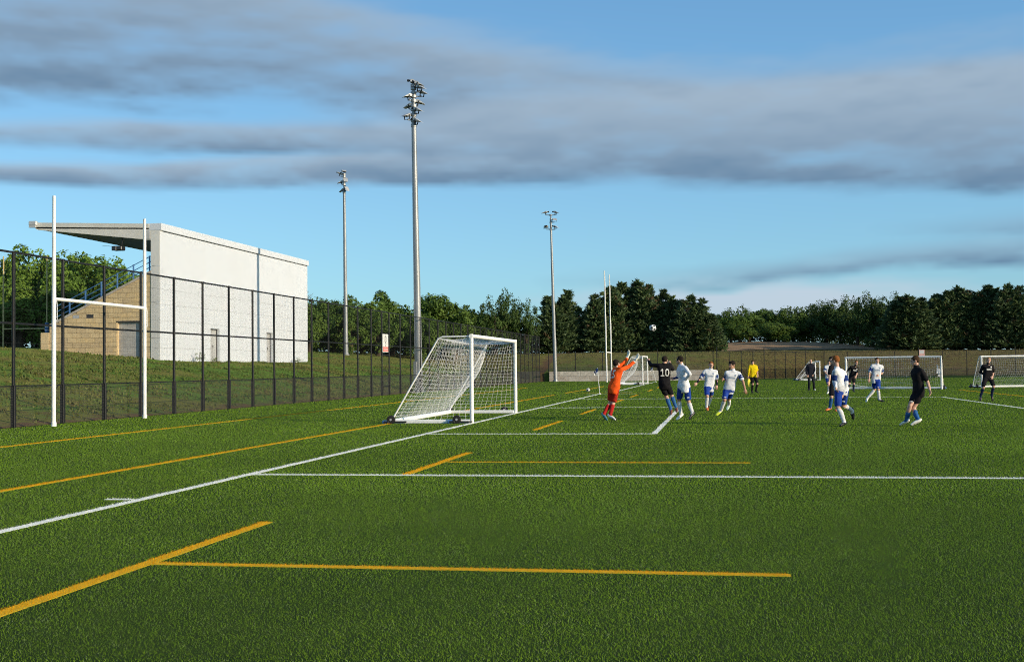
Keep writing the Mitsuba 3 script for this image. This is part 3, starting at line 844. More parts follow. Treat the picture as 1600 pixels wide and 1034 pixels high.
def football(key_name, label, c, r, group='footballs'):
    """panelled ball: white icosphere with dark pentagons slightly sunk at the seams"""
    k = thing(key_name, label, 'ball', group)
    s = trimesh.creation.icosphere(4, r)
    ic = trimesh.creation.icosahedron()
    d12 = ic.vertices / np.linalg.norm(ic.vertices, axis=1)[:, None]
    rot = trimesh.transformations.rotation_matrix(.6, (.3, .7, .4))[:3, :3]
    d12 = d12 @ rot.T
    n = s.vertices / r
    best = (n @ d12.T).max(1)
    s.vertices = n * (r - .0025 * np.exp(-((best - .925) / .006) ** 2))[:, None] + c
    fc = s.vertices[s.faces].mean(1) - c
    fc /= np.linalg.norm(fc, axis=1)[:, None]
    dark = (fc @ d12.T).max(1) > .925
    put(k + '__skin', trimesh.Trimesh(s.vertices, s.faces[~dark], process=False), 'ball_white', True)
    put(k + '__patch', trimesh.Trimesh(s.vertices, s.faces[dark], process=False), 'ball_dark', True)
    return k


football('football', 'white football in the air against the conifers above the players', (5.06, 2.38, 2.73), .104)
football('football', 'white football lying on the turf left of the first corner flag', (-1.38, 43.2, .125), .125)
k = thing('bib', 'white bib hanging from the stanchion of the wide goal facing the viewer', 'bib')
kk = k + '__cloth'
cloth_flag(np.array([20.25, 44.25, 1.5]), .45, .5, 'flag_white', kk, 9, .4)

# ------------------------------------------------------------------ people: joints in world metres, A = the limb on the viewer's left
ICO = trimesh.creation.icosphere(1).vertices
ICO2 = trimesh.creation.icosphere(2).vertices


def ball(c, r):
    return np.asarray(c, float) + ICO * r


def hull(*pts):
    return m3.Manifold.hull_points(np.vstack(pts))


def cap(a, b, ra, rb):
    return hull(ball(a, ra), ball(b, rb))


def soft(man, edge=.022, it=8, wrinkle=0.0, seed=1):
    m = man.refine_to_length(edge).to_mesh()
    t = trimesh.Trimesh(np.array(m.vert_properties[:, :3], float), np.array(m.tri_verts), process=True)
    trimesh.smoothing.filter_taubin(t, lamb=.5, nu=.53, iterations=it)
    if wrinkle:
        n = meshkit.fbm(np.array(t.vertices) * np.array([11, 11, 17]) + seed * 7.3, 3, seed) - .5
        t.vertices = np.array(t.vertices) + np.array(t.vertex_normals) * (n * 2 * wrinkle)[:, None]
    return t


def to_man(t):
    return m3.Manifold(m3.Mesh(np.asarray(t.vertices, np.float32), np.asarray(t.faces, np.uint32)))


def unit(v):
    v = np.asarray(v, float)
    return v / (np.linalg.norm(v) + 1e-9)


def ray_hits(mesh, o, d):
    """first hit of each ray on the mesh (brute force)"""
    tri = mesh.triangles
    out = np.full(len(o), np.nan)
    e1, e2 = tri[:, 1] - tri[:, 0], tri[:, 2] - tri[:, 0]
    h = np.cross(d, e2)
    a = (e1 * h).sum(1)
    ok = np.abs(a) > 1e-12
    for i, oo in enumerate(o):
        s = oo - tri[:, 0]
        with np.errstate(all='ignore'):
            u = (s * h).sum(1) / a
            q = np.cross(s, e1)
            v = (q @ d) / a
            t = (q * e2).sum(1) / a
        m_ = ok & (u >= -1e-6) & (v >= -1e-6) & (u + v <= 1 + 1e-6) & (t > 0)
        if m_.any():
            out[i] = t[m_].min()
    return out


def applique(shirt, flat, centre, right, up, out_dir, lift=.006):
    """lays a flat trimesh (xy plane) on the shirt around centre"""
    flat = flat.copy()
    for _ in range(3):
        if flat.edges_unique_length.max() > .05:
            flat = flat.subdivide_to_size(.05)
    v = np.array(flat.vertices)
    o = centre + v[:, :1] * right + v[:, 1:2] * up + out_dir * .6
    t = ray_hits(shirt, o, -out_dir)
    t = np.where(np.isnan(t), np.nanmedian(t), t)
    p = o - out_dir * t[:, None] + out_dir * (lift + np.maximum(v[:, 2:3], 0))
    return trimesh.Trimesh(p, flat.faces, process=False)


def rounded_plate(w, h):
    g = sbox(-w / 2, -h / 2, w / 2, h / 2).buffer(-min(w, h) * .25).buffer(min(w, h) * .25)
    m = trimesh.creation.extrude_polygon(g, .002, engine='earcut')
    return m


def person(label, J, H, kit, group=None):
    J = {k: np.array(v, float) for k, v in J.items()}
    s = H / 1.78
    k = thing('person', label, 'person', group)
    face, look = unit(J['face']), unit(J['look'])
    up = np.array([0, 0, 1.0])
    neck, head = J['neck'], J['head']
    hip = (J['hiA'] + J['hiB']) / 2
    spine = unit(neck - hip)
    sr = unit(J['shB'] - J['shA'])
    face = unit(face - spine * (face @ spine))
    look0 = unit(look - up * (look @ up))
    hup = unit(head - neck + up * .10)
    look = unit(look0 - hup * (look0 @ hup) - hup * .05)
    hs = np.cross(look, hup)
    tilt = np.stack([look, hs, hup], 1)

    def hp(a, b, c):                                    # head coordinates: forward, side, up in metres
        return head + tilt @ (np.array([a, b, c]) * s)

    def ell(c, r3):
        return c + (ICO2 * (np.array(r3) * s)) @ tilt.T
    skull = hull(ell(hp(-.015, 0, .03), (.098, .078, .095)), ell(hp(.03, 0, -.03), (.062, .060, .07)))
    jaw = hull(ell(hp(.035, 0, -.04), (.055, .056, .05)), ell(hp(.058, 0, -.092), (.026, .028, .020)))
    headm = skull + jaw
    headm = to_man(soft(headm, .02 * s, 4))
    nose = hull(ball(hp(.086, 0, .012), .009 * s), ball(hp(.108, 0, -.022), .012 * s), ball(hp(.085, .016, -.030), .008 * s), ball(hp(.085, -.016, -.030), .008 * s))
    brow = hull(ball(hp(.078, .035, .028), .012 * s), ball(hp(.078, -.035, .028), .012 * s))
    lips = hull(ball(hp(.080, .020, -.062), .007 * s), ball(hp(.080, -.020, -.062), .007 * s), ball(hp(.088, 0, -.060), .008 * s))
    ears = [hull(ell(hp(-.012, q * .078, -.002), (.020, .010, .032)), ell(hp(-.006, q * .074, -.02), (.010, .008, .016))) for q in (-1, 1)]
    headm = headm + nose + brow + lips + ears[0] + ears[1]
    waist = hip * .62 + neck * .38
    chest = hip * .28 + neck * .72
    body = cap(neck - spine * .03, hp(-.02, 0, -.045), .062 * s, .054 * s)
    torso_pts = [ball(chest + sr * q * .088 * s + face * f_, r_ * s) for q in (-1, 1) for f_, r_ in ((.032 * s, .078), (-.03 * s, .080))]
    torso = hull(*torso_pts, ball(neck - spine * .05 * s, .075 * s), ball(J['shA'], .050 * s), ball(J['shB'], .050 * s))
    torso = torso + hull(*torso_pts, *[ball(waist + sr * q * .062 * s + face * .01, .080 * s) for q in (-1, 1)])
    torso = torso + hull(*[ball(waist + sr * q * .062 * s + face * .01, .080 * s) for q in (-1, 1)], ball(J['hiA'], .088 * s), ball(J['hiB'], .088 * s), ball(hip - face * .04 * s, .085 * s))
    body = body + torso
    for S in 'AB':
        sh, el, wr = J['sh' + S], J['el' + S], J['wr' + S]
        body = body + cap(sh, el, .050 * s, .039 * s) + hull(ball(el, .042 * s), ball(el * .7 + wr * .3, .044 * s), ball(wr, .029 * s))
        hi, kn, an, to = (J[x + S] for x in ('hi', 'kn', 'an', 'to'))
        body = body + hull(ball(hi, .088 * s), ball(hi * .5 + kn * .5, .074 * s)) + hull(ball(hi * .5 + kn * .5, .074 * s), ball(kn, .054 * s))
        back = -unit(np.cross(np.cross(kn - hi, an - kn) + 1e-6, unit(an - kn)))
        if back @ face > 0:
            back = -back
        body = body + hull(ball(kn, .056 * s), ball(kn * .68 + an * .32 + back * .018 * s, .058 * s)) + hull(ball(kn * .68 + an * .32 + back * .018 * s, .058 * s), ball(an, .038 * s)) + cap(an, an * .6 + to * .4, .040 * s, .036 * s)
    body = to_man(soft(body, .028 * s, 8))
    body = body + headm
    # hands: palm, four bent fingers and a thumb leaving the side of the palm
    gloved = kit.get('glove')
    gl = None
    for S in 'AB':
        wr, ha, el = J['wr' + S], J['ha' + S], J['el' + S]
        f = unit(ha - wr + .25 * unit(wr - el))
        out = unit(sr * (-1 if S == 'A' else 1))
        n_ = unit(np.cross(f, face + .01))                      # across the knuckles
        pal = unit(np.cross(n_, f))
        if pal @ (hip - wr) < 0:
            pal = -pal
        L_ = .098 * s * (1.3 if gloved else 1)
        wd = 1.75 if gloved else 1
        knuckle = [wr + f * L_ * (1 - .04 * abs(i - 1.2)) + n_ * (i - 1.5) * .0205 * s * wd for i in range(4)]
        hand = hull(ball(wr, .027 * s), ball(wr + f * .03 + n_ * .025 * s, .016 * s), ball(wr + f * .03 - n_ * .025 * s, .016 * s), *[ball(q, .0115 * s * wd) for q in knuckle])
        curl = .35 if gloved else .75
        for i, q in enumerate(knuckle):
            l1, l2 = (.040, .036) if i in (1, 2) else (.035, .030)
            d1 = unit(f + pal * curl * .6)
            d2 = unit(f + pal * curl * 1.9)
            m1 = q + d1 * l1 * s * wd
            hand = hand + cap(q, m1, .0098 * s * wd, .0088 * s * wd) + cap(m1, m1 + d2 * l2 * s * wd, .0088 * s * wd, .0072 * s * wd)
        tside = n_ * (1 if (n_ @ face) > 0 else -1)
        t0 = wr + f * .030 * s + tside * .026 * s
        t1 = t0 + unit(f * .75 + tside * .8 + pal * .25) * .045 * s
        hand = hand + cap(t0, t1, .0125 * s * wd, .0105 * s * wd) + cap(t1, t1 + unit(f + tside * .3 + pal * .3) * .032 * s, .0100 * s * wd, .0080 * s * wd)
        if gloved:
            cuff = cap(wr - unit(wr - el) * .05 * s, wr + f * .02, .040 * s, .038 * s)
            put(k + '__glove', soft(hand + cuff, .012, 1), 'glove', 50)
        else:
            body = body + hand
    bm = body.to_mesh()
    bt = trimesh.Trimesh(np.array(bm.vert_properties[:, :3]), np.array(bm.tri_verts), process=True)
    put(k + '__body', bt, kit['skin'], 50)
    for q in (-1, 1):
        put(k + '__eye', trimesh.Trimesh(ell(hp(.082, q * .031, .010), (.010, .012, .008)), trimesh.creation.icosphere(2).faces, process=False), 'eye', True)
    # hair: a cap over the skull with an uneven edge, cut away from the face
    if kit.get('hair'):
        h0 = ell(hp(-.020, 0, .040), (.101, .083, .094))
        hm = hull(h0, ell(hp(-.052, 0, -.005), (.060, .072, .050)))
        if kit.get('fringe'):
            hm = hm + hull(ell(hp(.045, 0, .105), (.05, .06, .028)), ell(hp(-.04, 0, .115), (.06, .06, .03)))
        cut = hull(*[ball(hp(a, b, c), .004) for a in (.052, .3) for b in (-.2, .2) for c in (-.3, .060)]) + hull(*[ball(hp(a, b, c), .004) for a in (-.03, .3) for b in (-.2, .2) for c in (-.3, -.004)])
        hm = hm - cut
        ht = soft(hm, .015, 2, .011 * s, 4)
        put(k + '__hair', ht, kit['hair'], 60)
    # shirt
    ex = kit.get('loose', .015) * s
    hem = hip - spine * .07 * s
    sp = [ball(chest + sr * q * .088 * s + face * f_, (r_ * s + ex)) for q in (-1, 1) for f_, r_ in ((.032 * s, .078), (-.03 * s, .080))]
    wp = [ball(waist + sr * q * .066 * s + face * .01, .082 * s + ex * 1.5) for q in (-1, 1)]
    hpn = [ball(J['hi' + S] + spine * .05 * s, .088 * s + ex * 1.1) for S in 'AB'] + [ball(hem + sr * q * .066 * s, .086 * s + ex * 1.0) for q in (-1, 1)] + [ball(hip - face * .042 * s + spine * .03 * s, .088 * s + ex * 1.2)]
    shirt = hull(*sp, ball(neck - spine * .055 * s, .070 * s + ex * .5), ball(J['shA'], .050 * s + ex), ball(J['shB'], .050 * s + ex)) + hull(*sp, *wp) + hull(*wp, *hpn)
    collar = cap(neck - spine * .03, neck + spine * .018 * s, .072 * s, .066 * s)
    shirt = shirt + collar
    bands = []
    for S in 'AB':
        sh, el, wr = J['sh' + S], J['el' + S], J['wr' + S]
        sl = kit['sleeve' + S] if 'sleeve' + S in kit else kit['sleeve']
        if sl == 'short':
            e_ = sh * .22 + el * .78
            shirt = shirt + cap(sh, e_, .051 * s + ex, .050 * s + ex * 1.4)
        elif sl == 'long':
            shirt = shirt + cap(sh, el, .051 * s + ex, .043 * s + ex * .8) + cap(el, wr * .96 + el * .04, .043 * s + ex * .8, .032 * s + ex * .6)
        if kit.get('band'):
            a, b = sh * .62 + el * .38, sh * .30 + el * .70
            bands.append(cap(a, b, .0545 * s + ex * 1.12, .0535 * s + ex * 1.4))
        if kit.get('under' + S):
            put(k + '__undersleeve', soft(cap(sh * .4 + el * .6, el, .052 * s, .048 * s) + cap(el, wr, .048 * s, .034 * s), .03, 4, .003), kit['under' + S], 50)
    bottom = m3.Manifold.hull_points(np.vstack([hem - spine * (.06 * s) + a * .8 * sr + b * .8 * face - spine * c for a in (-1, 1) for b in (-1, 1) for c in (0, .9)]))
    shirt = shirt - bottom
    st = soft(shirt, .030 * s, 6, .009 * s, int(abs(J['neck'][0] * 10)) % 17)
    put(k + '__shirt', st, kit['shirt'], 60)
    for b in bands:
        put(k + '__sleeve_band', soft(b, .03, 3, .004), kit['band'], 60)
    if kit.get('sides'):
        for q in (-1, 1):
            pl = trimesh.creation.box((.085 * s, .40 * s, .002))
            ap = applique(st, pl, waist + spine * .05 * s + sr * q * .1 * s, face, spine, sr * q, .004)
            put(k + '__side_panel', ap, kit['sides'], False)
    # shorts or trousers
    kl = kit.get('short_len', .80)
    lo = hull(*[ball(J['hi' + S] + spine * .04, .096 * s) for S in 'AB'], ball(hip - face * .045 * s, .094 * s), *[ball(J['hi' + S] * .75 + J['kn' + S] * .25, .092 * s) for S in 'A']) + hull(*[ball(J['hi' + S] + spine * .04, .096 * s) for S in 'AB'], *[ball(J['hi' + S] * .75 + J['kn' + S] * .25, .092 * s) for S in 'B'])
    for S in 'AB':
        hi, kn, an = J['hi' + S], J['kn' + S], J['an' + S]
        if kit.get('trousers'):
            lo = lo + cap(hi, kn, .098 * s, .074 * s) + cap(kn, an - (0, 0, .02), .074 * s, .066 * s)
        else:
            e_ = hi * (1 - kl) + kn * kl
            lo = lo + hull(ball(hi, .096 * s), ball(e_, .088 * s))
            lo = lo - hull(*[ball(e_ + unit(kn - hi) * .045 * s + a * .3 * sr + b * .3 * face + unit(kn - hi) * c, .01) for a in (-1, 1) for b in (-1, 1) for c in (.01, .5)]) if not kit.get('keep') else lo
    put(k + ('__trousers' if kit.get('trousers') else '__shorts'), soft(lo, .034 * s, 6, .009 * s, 6), kit['short'], 60)
    if kit.get('short_mark'):
        S = kit.get('mark_side', 'B')
        hi, kn = J['hi' + S], J['kn' + S]
        c0 = hi * .28 + kn * .72 + unit(CAM - hi) * .105 * s
        put(k + '__shorts_badge', trimesh.Trimesh(*_hull(np.vstack([ball(c0 + a * .022 * s * unit(np.cross(CAM - hi, kn - hi)), .016 * s) for a in (-1, 1)]))), kit['short_mark'], 50)
    # socks and boots
    for S in 'AB':
        hi, kn, an, to = (J[x + S] for x in ('hi', 'kn', 'an', 'to'))
        back = -unit(np.cross(np.cross(kn - hi, an - kn) + 1e-6, unit(an - kn)))
        if back @ face > 0:
            back = -back
        if not kit.get('trousers'):
            q_ = kit.get('sock_top', .14)
            a = kn * (1 - q_) + an * q_
            so = hull(ball(a, .058 * s), ball(kn * (.80 - q_) + an * (.20 + q_) + back * .018 * s, .063 * s)) + hull(ball(kn * (.80 - q_) + an * (.20 + q_) + back * .018 * s, .063 * s), ball(an, .045 * s)) + cap(an, an * .7 + to * .3, .045 * s, .042 * s)
            put(k + '__sock', soft(so, .03 * s, 4, .003), kit.get('sock' + S, kit['sock']), 60)
        fdir = unit(to - an)
        shin = unit(an - kn)
        d = unit(to - an)
        side = unit(np.cross(d, kn - an) + 1e-6)
        sole = unit(np.cross(side, d))
        if sole @ (kn - an) > 0:
            sole = -sole
        heel = an - d * .045 * s + sole * .012 * s
        bt_ = hull(ball(heel, .038 * s), ball(an + sole * .015 * s, .042 * s), ball(an * .45 + to * .55 + side * .018 * s, .032 * s), ball(an * .45 + to * .55 - side * .018 * s, .032 * s)) + hull(ball(an * .45 + to * .55 + side * .018 * s, .032 * s), ball(an * .45 + to * .55 - side * .018 * s, .032 * s), ball(to + side * .012 * s, .022 * s), ball(to - side * .012 * s, .022 * s))
        put(k + '__boot', soft(bt_, .018 * s, 3), kit.get('boot' + S, kit['boot']), 50)
        studs = [cap(q + sole * .02 * s, q + sole * .046 * s, .008, .006) for q in (heel, an * .3 + to * .7 + side * .02 * s, an * .3 + to * .7 - side * .02 * s)]
        if not kit.get('trousers'):
            put(k + '__boot__stud', cat(*[trimesh.Trimesh(np.array(q.to_mesh().vert_properties[:, :3]), np.array(q.to_mesh().tri_verts)) for q in studs]), 'boot_black')
    # print on the shirt
    if kit.get('number'):
        tm = meshkit.text_mesh(kit['number'], .215 * s, .002, True)
        tm.apply_scale((.74, 1, 1))
        b = tm.bounds
        tm.apply_translation((-(b[0][0] + b[1][0]) / 2, -(b[0][1] + b[1][1]) / 2, 0))
        rdir = unit(np.cross(spine, -face))
        put(k + '__shirt__number', applique(st, tm, chest - spine * .045 * s, rdir, spine, -face), 'print_white')
    if kit.get('chest'):
        rdir = unit(np.cross(spine, face))
        put(k + '__shirt__chest_print', applique(st, rounded_plate(.20 * s, .055 * s), chest - spine * .05 * s, rdir, spine, face, .004), kit['chest'])
        put(k + '__shirt__badge', applique(st, rounded_plate(.055 * s, .06 * s), chest + spine * .045 * s + rdir * .085 * s, rdir, spine, face, .004), kit['chest'])
    return k


PEOPLE = {
    'keeper': dict(hiA=(3.855,1.683,0.926), hiB=(4.003,1.572,0.916), neck=(4.044,1.75,1.556), shA=(3.968,1.916,1.517), shB=(4.155,1.593,1.489), head=(4.024,1.743,1.659), elA=(4.182,2.105,1.658), wrA=(4.286,2.304,1.825), haA=(4.303,2.341,1.959), elB=(4.333,1.847,1.561), wrB=(4.524,1.976,1.72), haB=(4.62,1.986,1.929), knA=(3.809,1.883,0.5), anA=(3.624,1.628,0.173), toA=(3.735,1.506,0.025), knB=(3.903,1.829,0.532), anB=(3.819,1.607,0.145), toB=(3.979,1.505,0.031), face=(0.865,0.501,0.0), look=(0.576,0.818,0.0)),
    'ten': dict(hiA=(5.307,2.475,1.012), hiB=(5.458,2.5,1.031), neck=(5.393,2.348,1.628), shA=(5.248,2.324,1.595), shB=(5.552,2.377,1.591), head=(5.411,2.348,1.756), elA=(4.985,2.462,1.612), wrA=(4.915,2.677,1.742), haA=(4.891,2.725,1.836), elB=(5.625,2.644,1.482), wrB=(5.545,2.824,1.653), haB=(5.509,2.877,1.726), knA=(5.422,2.739,0.679), anA=(5.553,2.63,0.293), toA=(5.563,2.485,0.145), knB=(5.567,2.801,0.728), anB=(5.705,2.666,0.352), toB=(5.733,2.511,0.219), face=(-0.171,0.985,0.0), look=(0.377,0.926,0.0)),
    'whiteback': dict(hiA=(5.909,1.399,0.943), hiB=(6.077,1.356,0.942), neck=(5.919,1.394,1.618), shA=(5.873,1.557,1.525), shB=(6.036,1.25,1.524), head=(5.882,1.384,1.737), elA=(5.835,1.685,1.257), wrA=(5.698,1.908,1.22), haA=(5.617,1.952,1.266), elB=(6.174,1.056,1.341), wrB=(6.055,1.236,1.19), haB=(5.975,1.287,1.18), knA=(5.833,1.648,0.581), anA=(5.889,1.672,0.153), toA=(5.763,1.564,0.025), knB=(6.11,1.569,0.552), anB=(6.231,1.353,0.204), toB=(6.13,1.251,0.051), face=(0.884,0.468,0.0), look=(-0.891,0.454,0.0)),
    'redhair': dict(hiA=(6.549,9.277,0.796), hiB=(6.719,9.347,0.788), neck=(6.695,9.302,1.452), shA=(6.509,9.272,1.395), shB=(6.884,9.337,1.367), head=(6.713,9.3,1.606), elA=(6.33,9.249,1.137), wrA=(6.214,9.074,0.987), haA=(6.17,9.008,0.925), elB=(6.906,9.432,1.09), wrB=(6.904,9.263,0.896), haB=(6.884,9.264,0.754), knA=(6.563,8.946,0.513), anA=(6.536,9.105,0.127), toA=(6.575,8.932,0.025), knB=(6.687,9.677,0.504), anB=(6.591,9.91,0.17), toB=(6.587,9.728,0.076), face=(0.171,-0.985,0.0), look=(0.268,-0.963,0.0)),
    'darkhair': dict(hiA=(7.214,4.878,0.815), hiB=(7.377,4.837,0.795), neck=(7.429,4.81,1.426), shA=(7.235,4.779,1.35), shB=(7.607,4.844,1.327), head=(7.405,4.801,1.583), elA=(7.191,4.987,1.143), wrA=(7.122,4.735,1.15), haA=(7.084,4.661,1.177), elB=(7.726,4.69,1.103), wrB=(7.789,4.709,0.829), haB=(7.838,4.684,0.713), knA=(7.15,4.579,0.496), anA=(7.036,4.807,0.159), toA=(6.893,4.739,0.025), knB=(7.278,5.158,0.509), anB=(7.297,5.536,0.32), toB=(7.226,5.414,0.17), face=(0.171,-0.985,0.0), look=(-0.762,-0.647,-0.0)),
    'linesman': dict(hiA=(8.797,36.595,0.875), hiB=(8.997,36.63,0.873), neck=(8.872,36.585,1.612), shA=(8.692,36.556,1.539), shB=(9.05,36.619,1.535), head=(8.853,36.578,1.729), elA=(8.622,36.488,1.251), wrA=(8.597,36.492,0.985), haA=(8.599,36.443,0.878), elB=(9.108,36.638,1.235), wrB=(9.116,36.464,1.033), haB=(9.113,36.409,0.938), knA=(8.826,36.34,0.505), anA=(8.782,36.506,0.108), toA=(8.818,36.314,0.027), knB=(9.088,36.347,0.534), anB=(9.004,36.431,0.119), toB=(9.13,36.289,0.025), face=(0.171,-0.985,0.0), look=(-0.025,-1.0,-0.0)),
    'tracksuit': dict(hiA=(12.384,42.295,0.922), hiB=(12.592,42.331,0.92), neck=(12.506,42.293,1.635), shA=(12.316,42.264,1.53), shB=(12.7,42.33,1.539), head=(12.508,42.289,1.789), elA=(12.23,42.258,1.221), wrA=(12.285,42.177,0.974), haA=(12.348,42.131,0.899), elB=(12.743,42.236,1.254), wrB=(12.634,42.225,0.995), haB=(12.58,42.172,0.897), knA=(12.396,42.226,0.477), anA=(12.378,42.417,0.09), toA=(12.351,42.217,0.027), knB=(12.666,42.358,0.473), anB=(12.706,42.544,0.085), toB=(12.763,42.349,0.026), face=(0.171,-0.985,0.0), look=(0.072,-0.997,-0.0)),
    'halfhidden': dict(hiA=(12.7,33.214,0.816), hiB=(12.883,33.245,0.814), neck=(12.808,33.209,1.555), shA=(12.635,33.182,1.47), shB=(12.968,33.24,1.466), head=(12.821,33.208,1.675), elA=(12.567,33.056,1.21), wrA=(12.701,32.93,1.025), haA=(12.759,32.874,0.992), elB=(12.972,33.098,1.205), wrB=(12.852,32.97,1.012), haB=(12.803,32.905,0.948), knA=(12.765,32.933,0.482), anA=(12.763,33.151,0.12), toA=(12.677,32.988,0.026), knB=(12.873,32.956,0.481), anB=(12.895,33.173,0.119), toB=(12.878,32.99,0.025), face=(0.171,-0.985,0.0), look=(0.072,-0.997,-0.0)),
    'behind': dict(hiA=(10.741,7.939,0.909), hiB=(10.897,8.069,0.906), neck=(10.779,8.027,1.573), shA=(10.703,7.897,1.495), shB=(10.995,8.185,1.492), head=(10.737,8.015,1.717), elA=(10.651,7.79,1.223), wrA=(10.617,7.652,1.005), haA=(10.616,7.597,0.915), elB=(11.043,8.083,1.218), wrB=(11.0,7.93,1.011), haB=(10.98,7.869,0.934), knA=(10.695,7.789,0.497), anA=(10.658,7.968,0.115), toA=(10.515,7.836,0.05), knB=(10.888,7.916,0.492), anB=(10.91,8.095,0.11), toB=(10.842,7.919,0.025), face=(0.702,-0.712,0.0), look=(-0.119,-0.993,-0.0)),
    'running': dict(hiA=(10.037,-1.814,0.896), hiB=(10.211,-1.712,0.893), neck=(9.997,-1.905,1.484), shA=(9.946,-2.063,1.406), shB=(10.186,-1.717,1.352), head=(9.955,-1.919,1.674), elA=(9.925,-1.923,1.137), wrA=(9.941,-2.139,0.982), haA=(9.934,-2.201,0.904), elB=(10.234,-1.85,1.084), wrB=(10.147,-1.857,0.826), haB=(10.106,-1.912,0.728), knA=(9.994,-1.992,0.484), anA=(10.14,-2.091,0.092), toA=(10.022,-2.253,0.025), knB=(10.168,-1.483,0.507), anB=(10.431,-1.176,0.364), toB=(10.454,-1.165,0.151), face=(-0.82,0.573,0.0), look=(-0.857,0.516,0.0)),
    'goalpost': dict(hiA=(14.27,36.532,0.837), hiB=(14.454,36.564,0.835), neck=(14.543,36.457,1.49), shA=(14.289,36.396,1.433), shB=(14.646,36.498,1.361), head=(14.597,36.461,1.664), elA=(14.163,36.604,1.259), wrA=(14.113,36.849,1.178), haA=(14.092,36.913,1.121), elB=(14.612,36.391,1.085), wrB=(14.54,36.203,0.917), haB=(14.514,36.141,0.838), knA=(14.17,36.262,0.5), anA=(14.1,36.466,0.133), toA=(14.064,36.28,0.046), knB=(14.425,36.292,0.486), anB=(14.405,36.486,0.108), toB=(14.455,36.301,0.025), face=(0.267,-0.964,0.0), look=(0.361,-0.933,0.0)),
    'walking': dict(hiA=(13.258,17.567,0.915), hiB=(13.429,17.597,0.913), neck=(13.401,17.571,1.568), shA=(13.204,17.539,1.505), shB=(13.582,17.605,1.48), head=(13.404,17.567,1.72), elA=(13.075,17.525,1.231), wrA=(13.055,17.43,0.983), haA=(13.053,17.397,0.854), elB=(13.622,17.747,1.214), wrB=(13.473,17.539,1.141), haB=(13.411,17.464,1.135), knA=(13.31,17.814,0.541), anA=(13.026,17.775,0.196), toA=(12.944,17.681,0.025), knB=(13.395,17.348,0.539), anB=(13.439,17.464,0.126), toB=(13.598,17.351,0.048), face=(0.171,-0.985,0.0), look=(0.072,-0.997,-0.0)),
    'blackside': dict(hiA=(11.961,-1.872,0.863), hiB=(12.034,-2.013,0.856), neck=(11.949,-1.971,1.494), shA=(11.935,-1.806,1.425), shB=(12.037,-2.117,1.395), head=(11.913,-1.982,1.642), elA=(11.959,-1.681,1.156), wrA=(11.89,-1.863,0.982), haA=(11.86,-1.924,0.905), elB=(12.187,-2.082,1.13), wrB=(12.223,-2.215,0.908), haB=(12.22,-2.21,0.743), knA=(11.761,-2.054,0.516), anA=(11.693,-1.901,0.128), toA=(11.549,-1.795,0.025), knB=(11.86,-1.966,0.454), anB=(11.935,-2.253,0.153), toB=(11.751,-2.282,0.048), face=(0.95,0.313,0.0), look=(-0.997,0.073,0.0)),
    'right': dict(hiA=(17.773,18.351,0.963), hiB=(18.004,18.392,0.949), neck=(17.906,18.357,1.525), shA=(17.702,18.323,1.458), shB=(18.071,18.388,1.441), head=(17.934,18.357,1.677), elA=(17.608,18.45,1.202), wrA=(17.795,18.316,1.082), haA=(17.901,18.287,1.038), elB=(18.133,18.511,1.175), wrB=(18.054,18.308,1.025), haB=(18.026,18.254,0.929), knA=(17.664,18.181,0.566), anA=(17.597,18.416,0.215), toA=(17.566,18.316,0.033), knB=(18.05,18.11,0.607), anB=(18.014,18.337,0.246), toB=(18.053,18.351,0.025), face=(0.171,-0.985,0.0), look=(-0.119,-0.993,-0.0)),
}

WHITE = dict(skin='skin_pale', shirt='shirt_white', short='short_blue', sock='sock_white', boot='boot_black', band='band_navy', sides='side_grey', sleeve='short', short_mark='print_white')
BLACK = dict(skin='skin_pale', shirt='shirt_black', short='short_black', sock='sock_blue', boot='boot_orange', sleeve='short')
WG, BG = 'players in white and blue', 'players in black'
person('goalkeeper in orange and red stretching both gloves up towards the ball', PEOPLE['keeper'], 1.93,
       dict(skin='skin_pale', hair='hair_dark', shirt='shirt_orange', short='short_red', sock='sock_red', boot='boot_white', bootA='boot_teal', bootB='boot_white', sleeve='long', glove=True, number='13', short_len=.86))
person('player in black number 10 leaping with one arm raised in front of the goalkeeper', PEOPLE['ten'], 1.80, dict(BLACK, hair='hair_dark', sleeve='long', boot='boot_brown', number='10', short_len=.88), BG)
person('white shirted player seen from behind next to the black number 10', PEOPLE['whiteback'], 1.82, dict(WHITE, band=None, sides=None, hair='hair_dark', sleeve='long', sleeveA='short', underA='band_navy', bootA='boot_white', bootB='boot_black'), WG)  # navy on the left arm: shade on the white sleeve given as colour
person('red haired player in white with dark long undersleeves walking towards the viewer', PEOPLE['redhair'], 1.78, dict(WHITE, hair='hair_ginger', underA='short_navy', underB='short_navy', boot='boot_orange', chest='side_grey'), WG)
person('dark haired bearded player in white looking left with bright yellow boots', PEOPLE['darkhair'], 1.80, dict(WHITE, skin='skin_tan', hair='hair_dark', fringe=True, bootA='boot_yellow', bootB='boot_mint', chest='side_grey', mark_side='A'), WG)
lm = person('assistant referee in yellow shirt and black shorts standing with a lowered flag', PEOPLE['linesman'], 1.84, dict(skin='skin_pale', hair='hair_brown', shirt='shirt_yellow', short='short_black', sock='sock_black', boot='boot_black', sleeve='short', sleeveA='long'))
person('bald man in a dark tracksuit standing on the far side of the pitch', PEOPLE['tracksuit'], 1.84, dict(skin='skin_pale', shirt='jacket_navy', short='trouser_dark', sock='sock_black', boot='boot_white', bootA='boot_black', sleeve='long', trousers=True, loose=.034))
person('player in white mostly hidden behind the running red haired player', PEOPLE['halfhidden'], 1.80, dict(WHITE, hair='hair_brown', boot='boot_white'), WG)
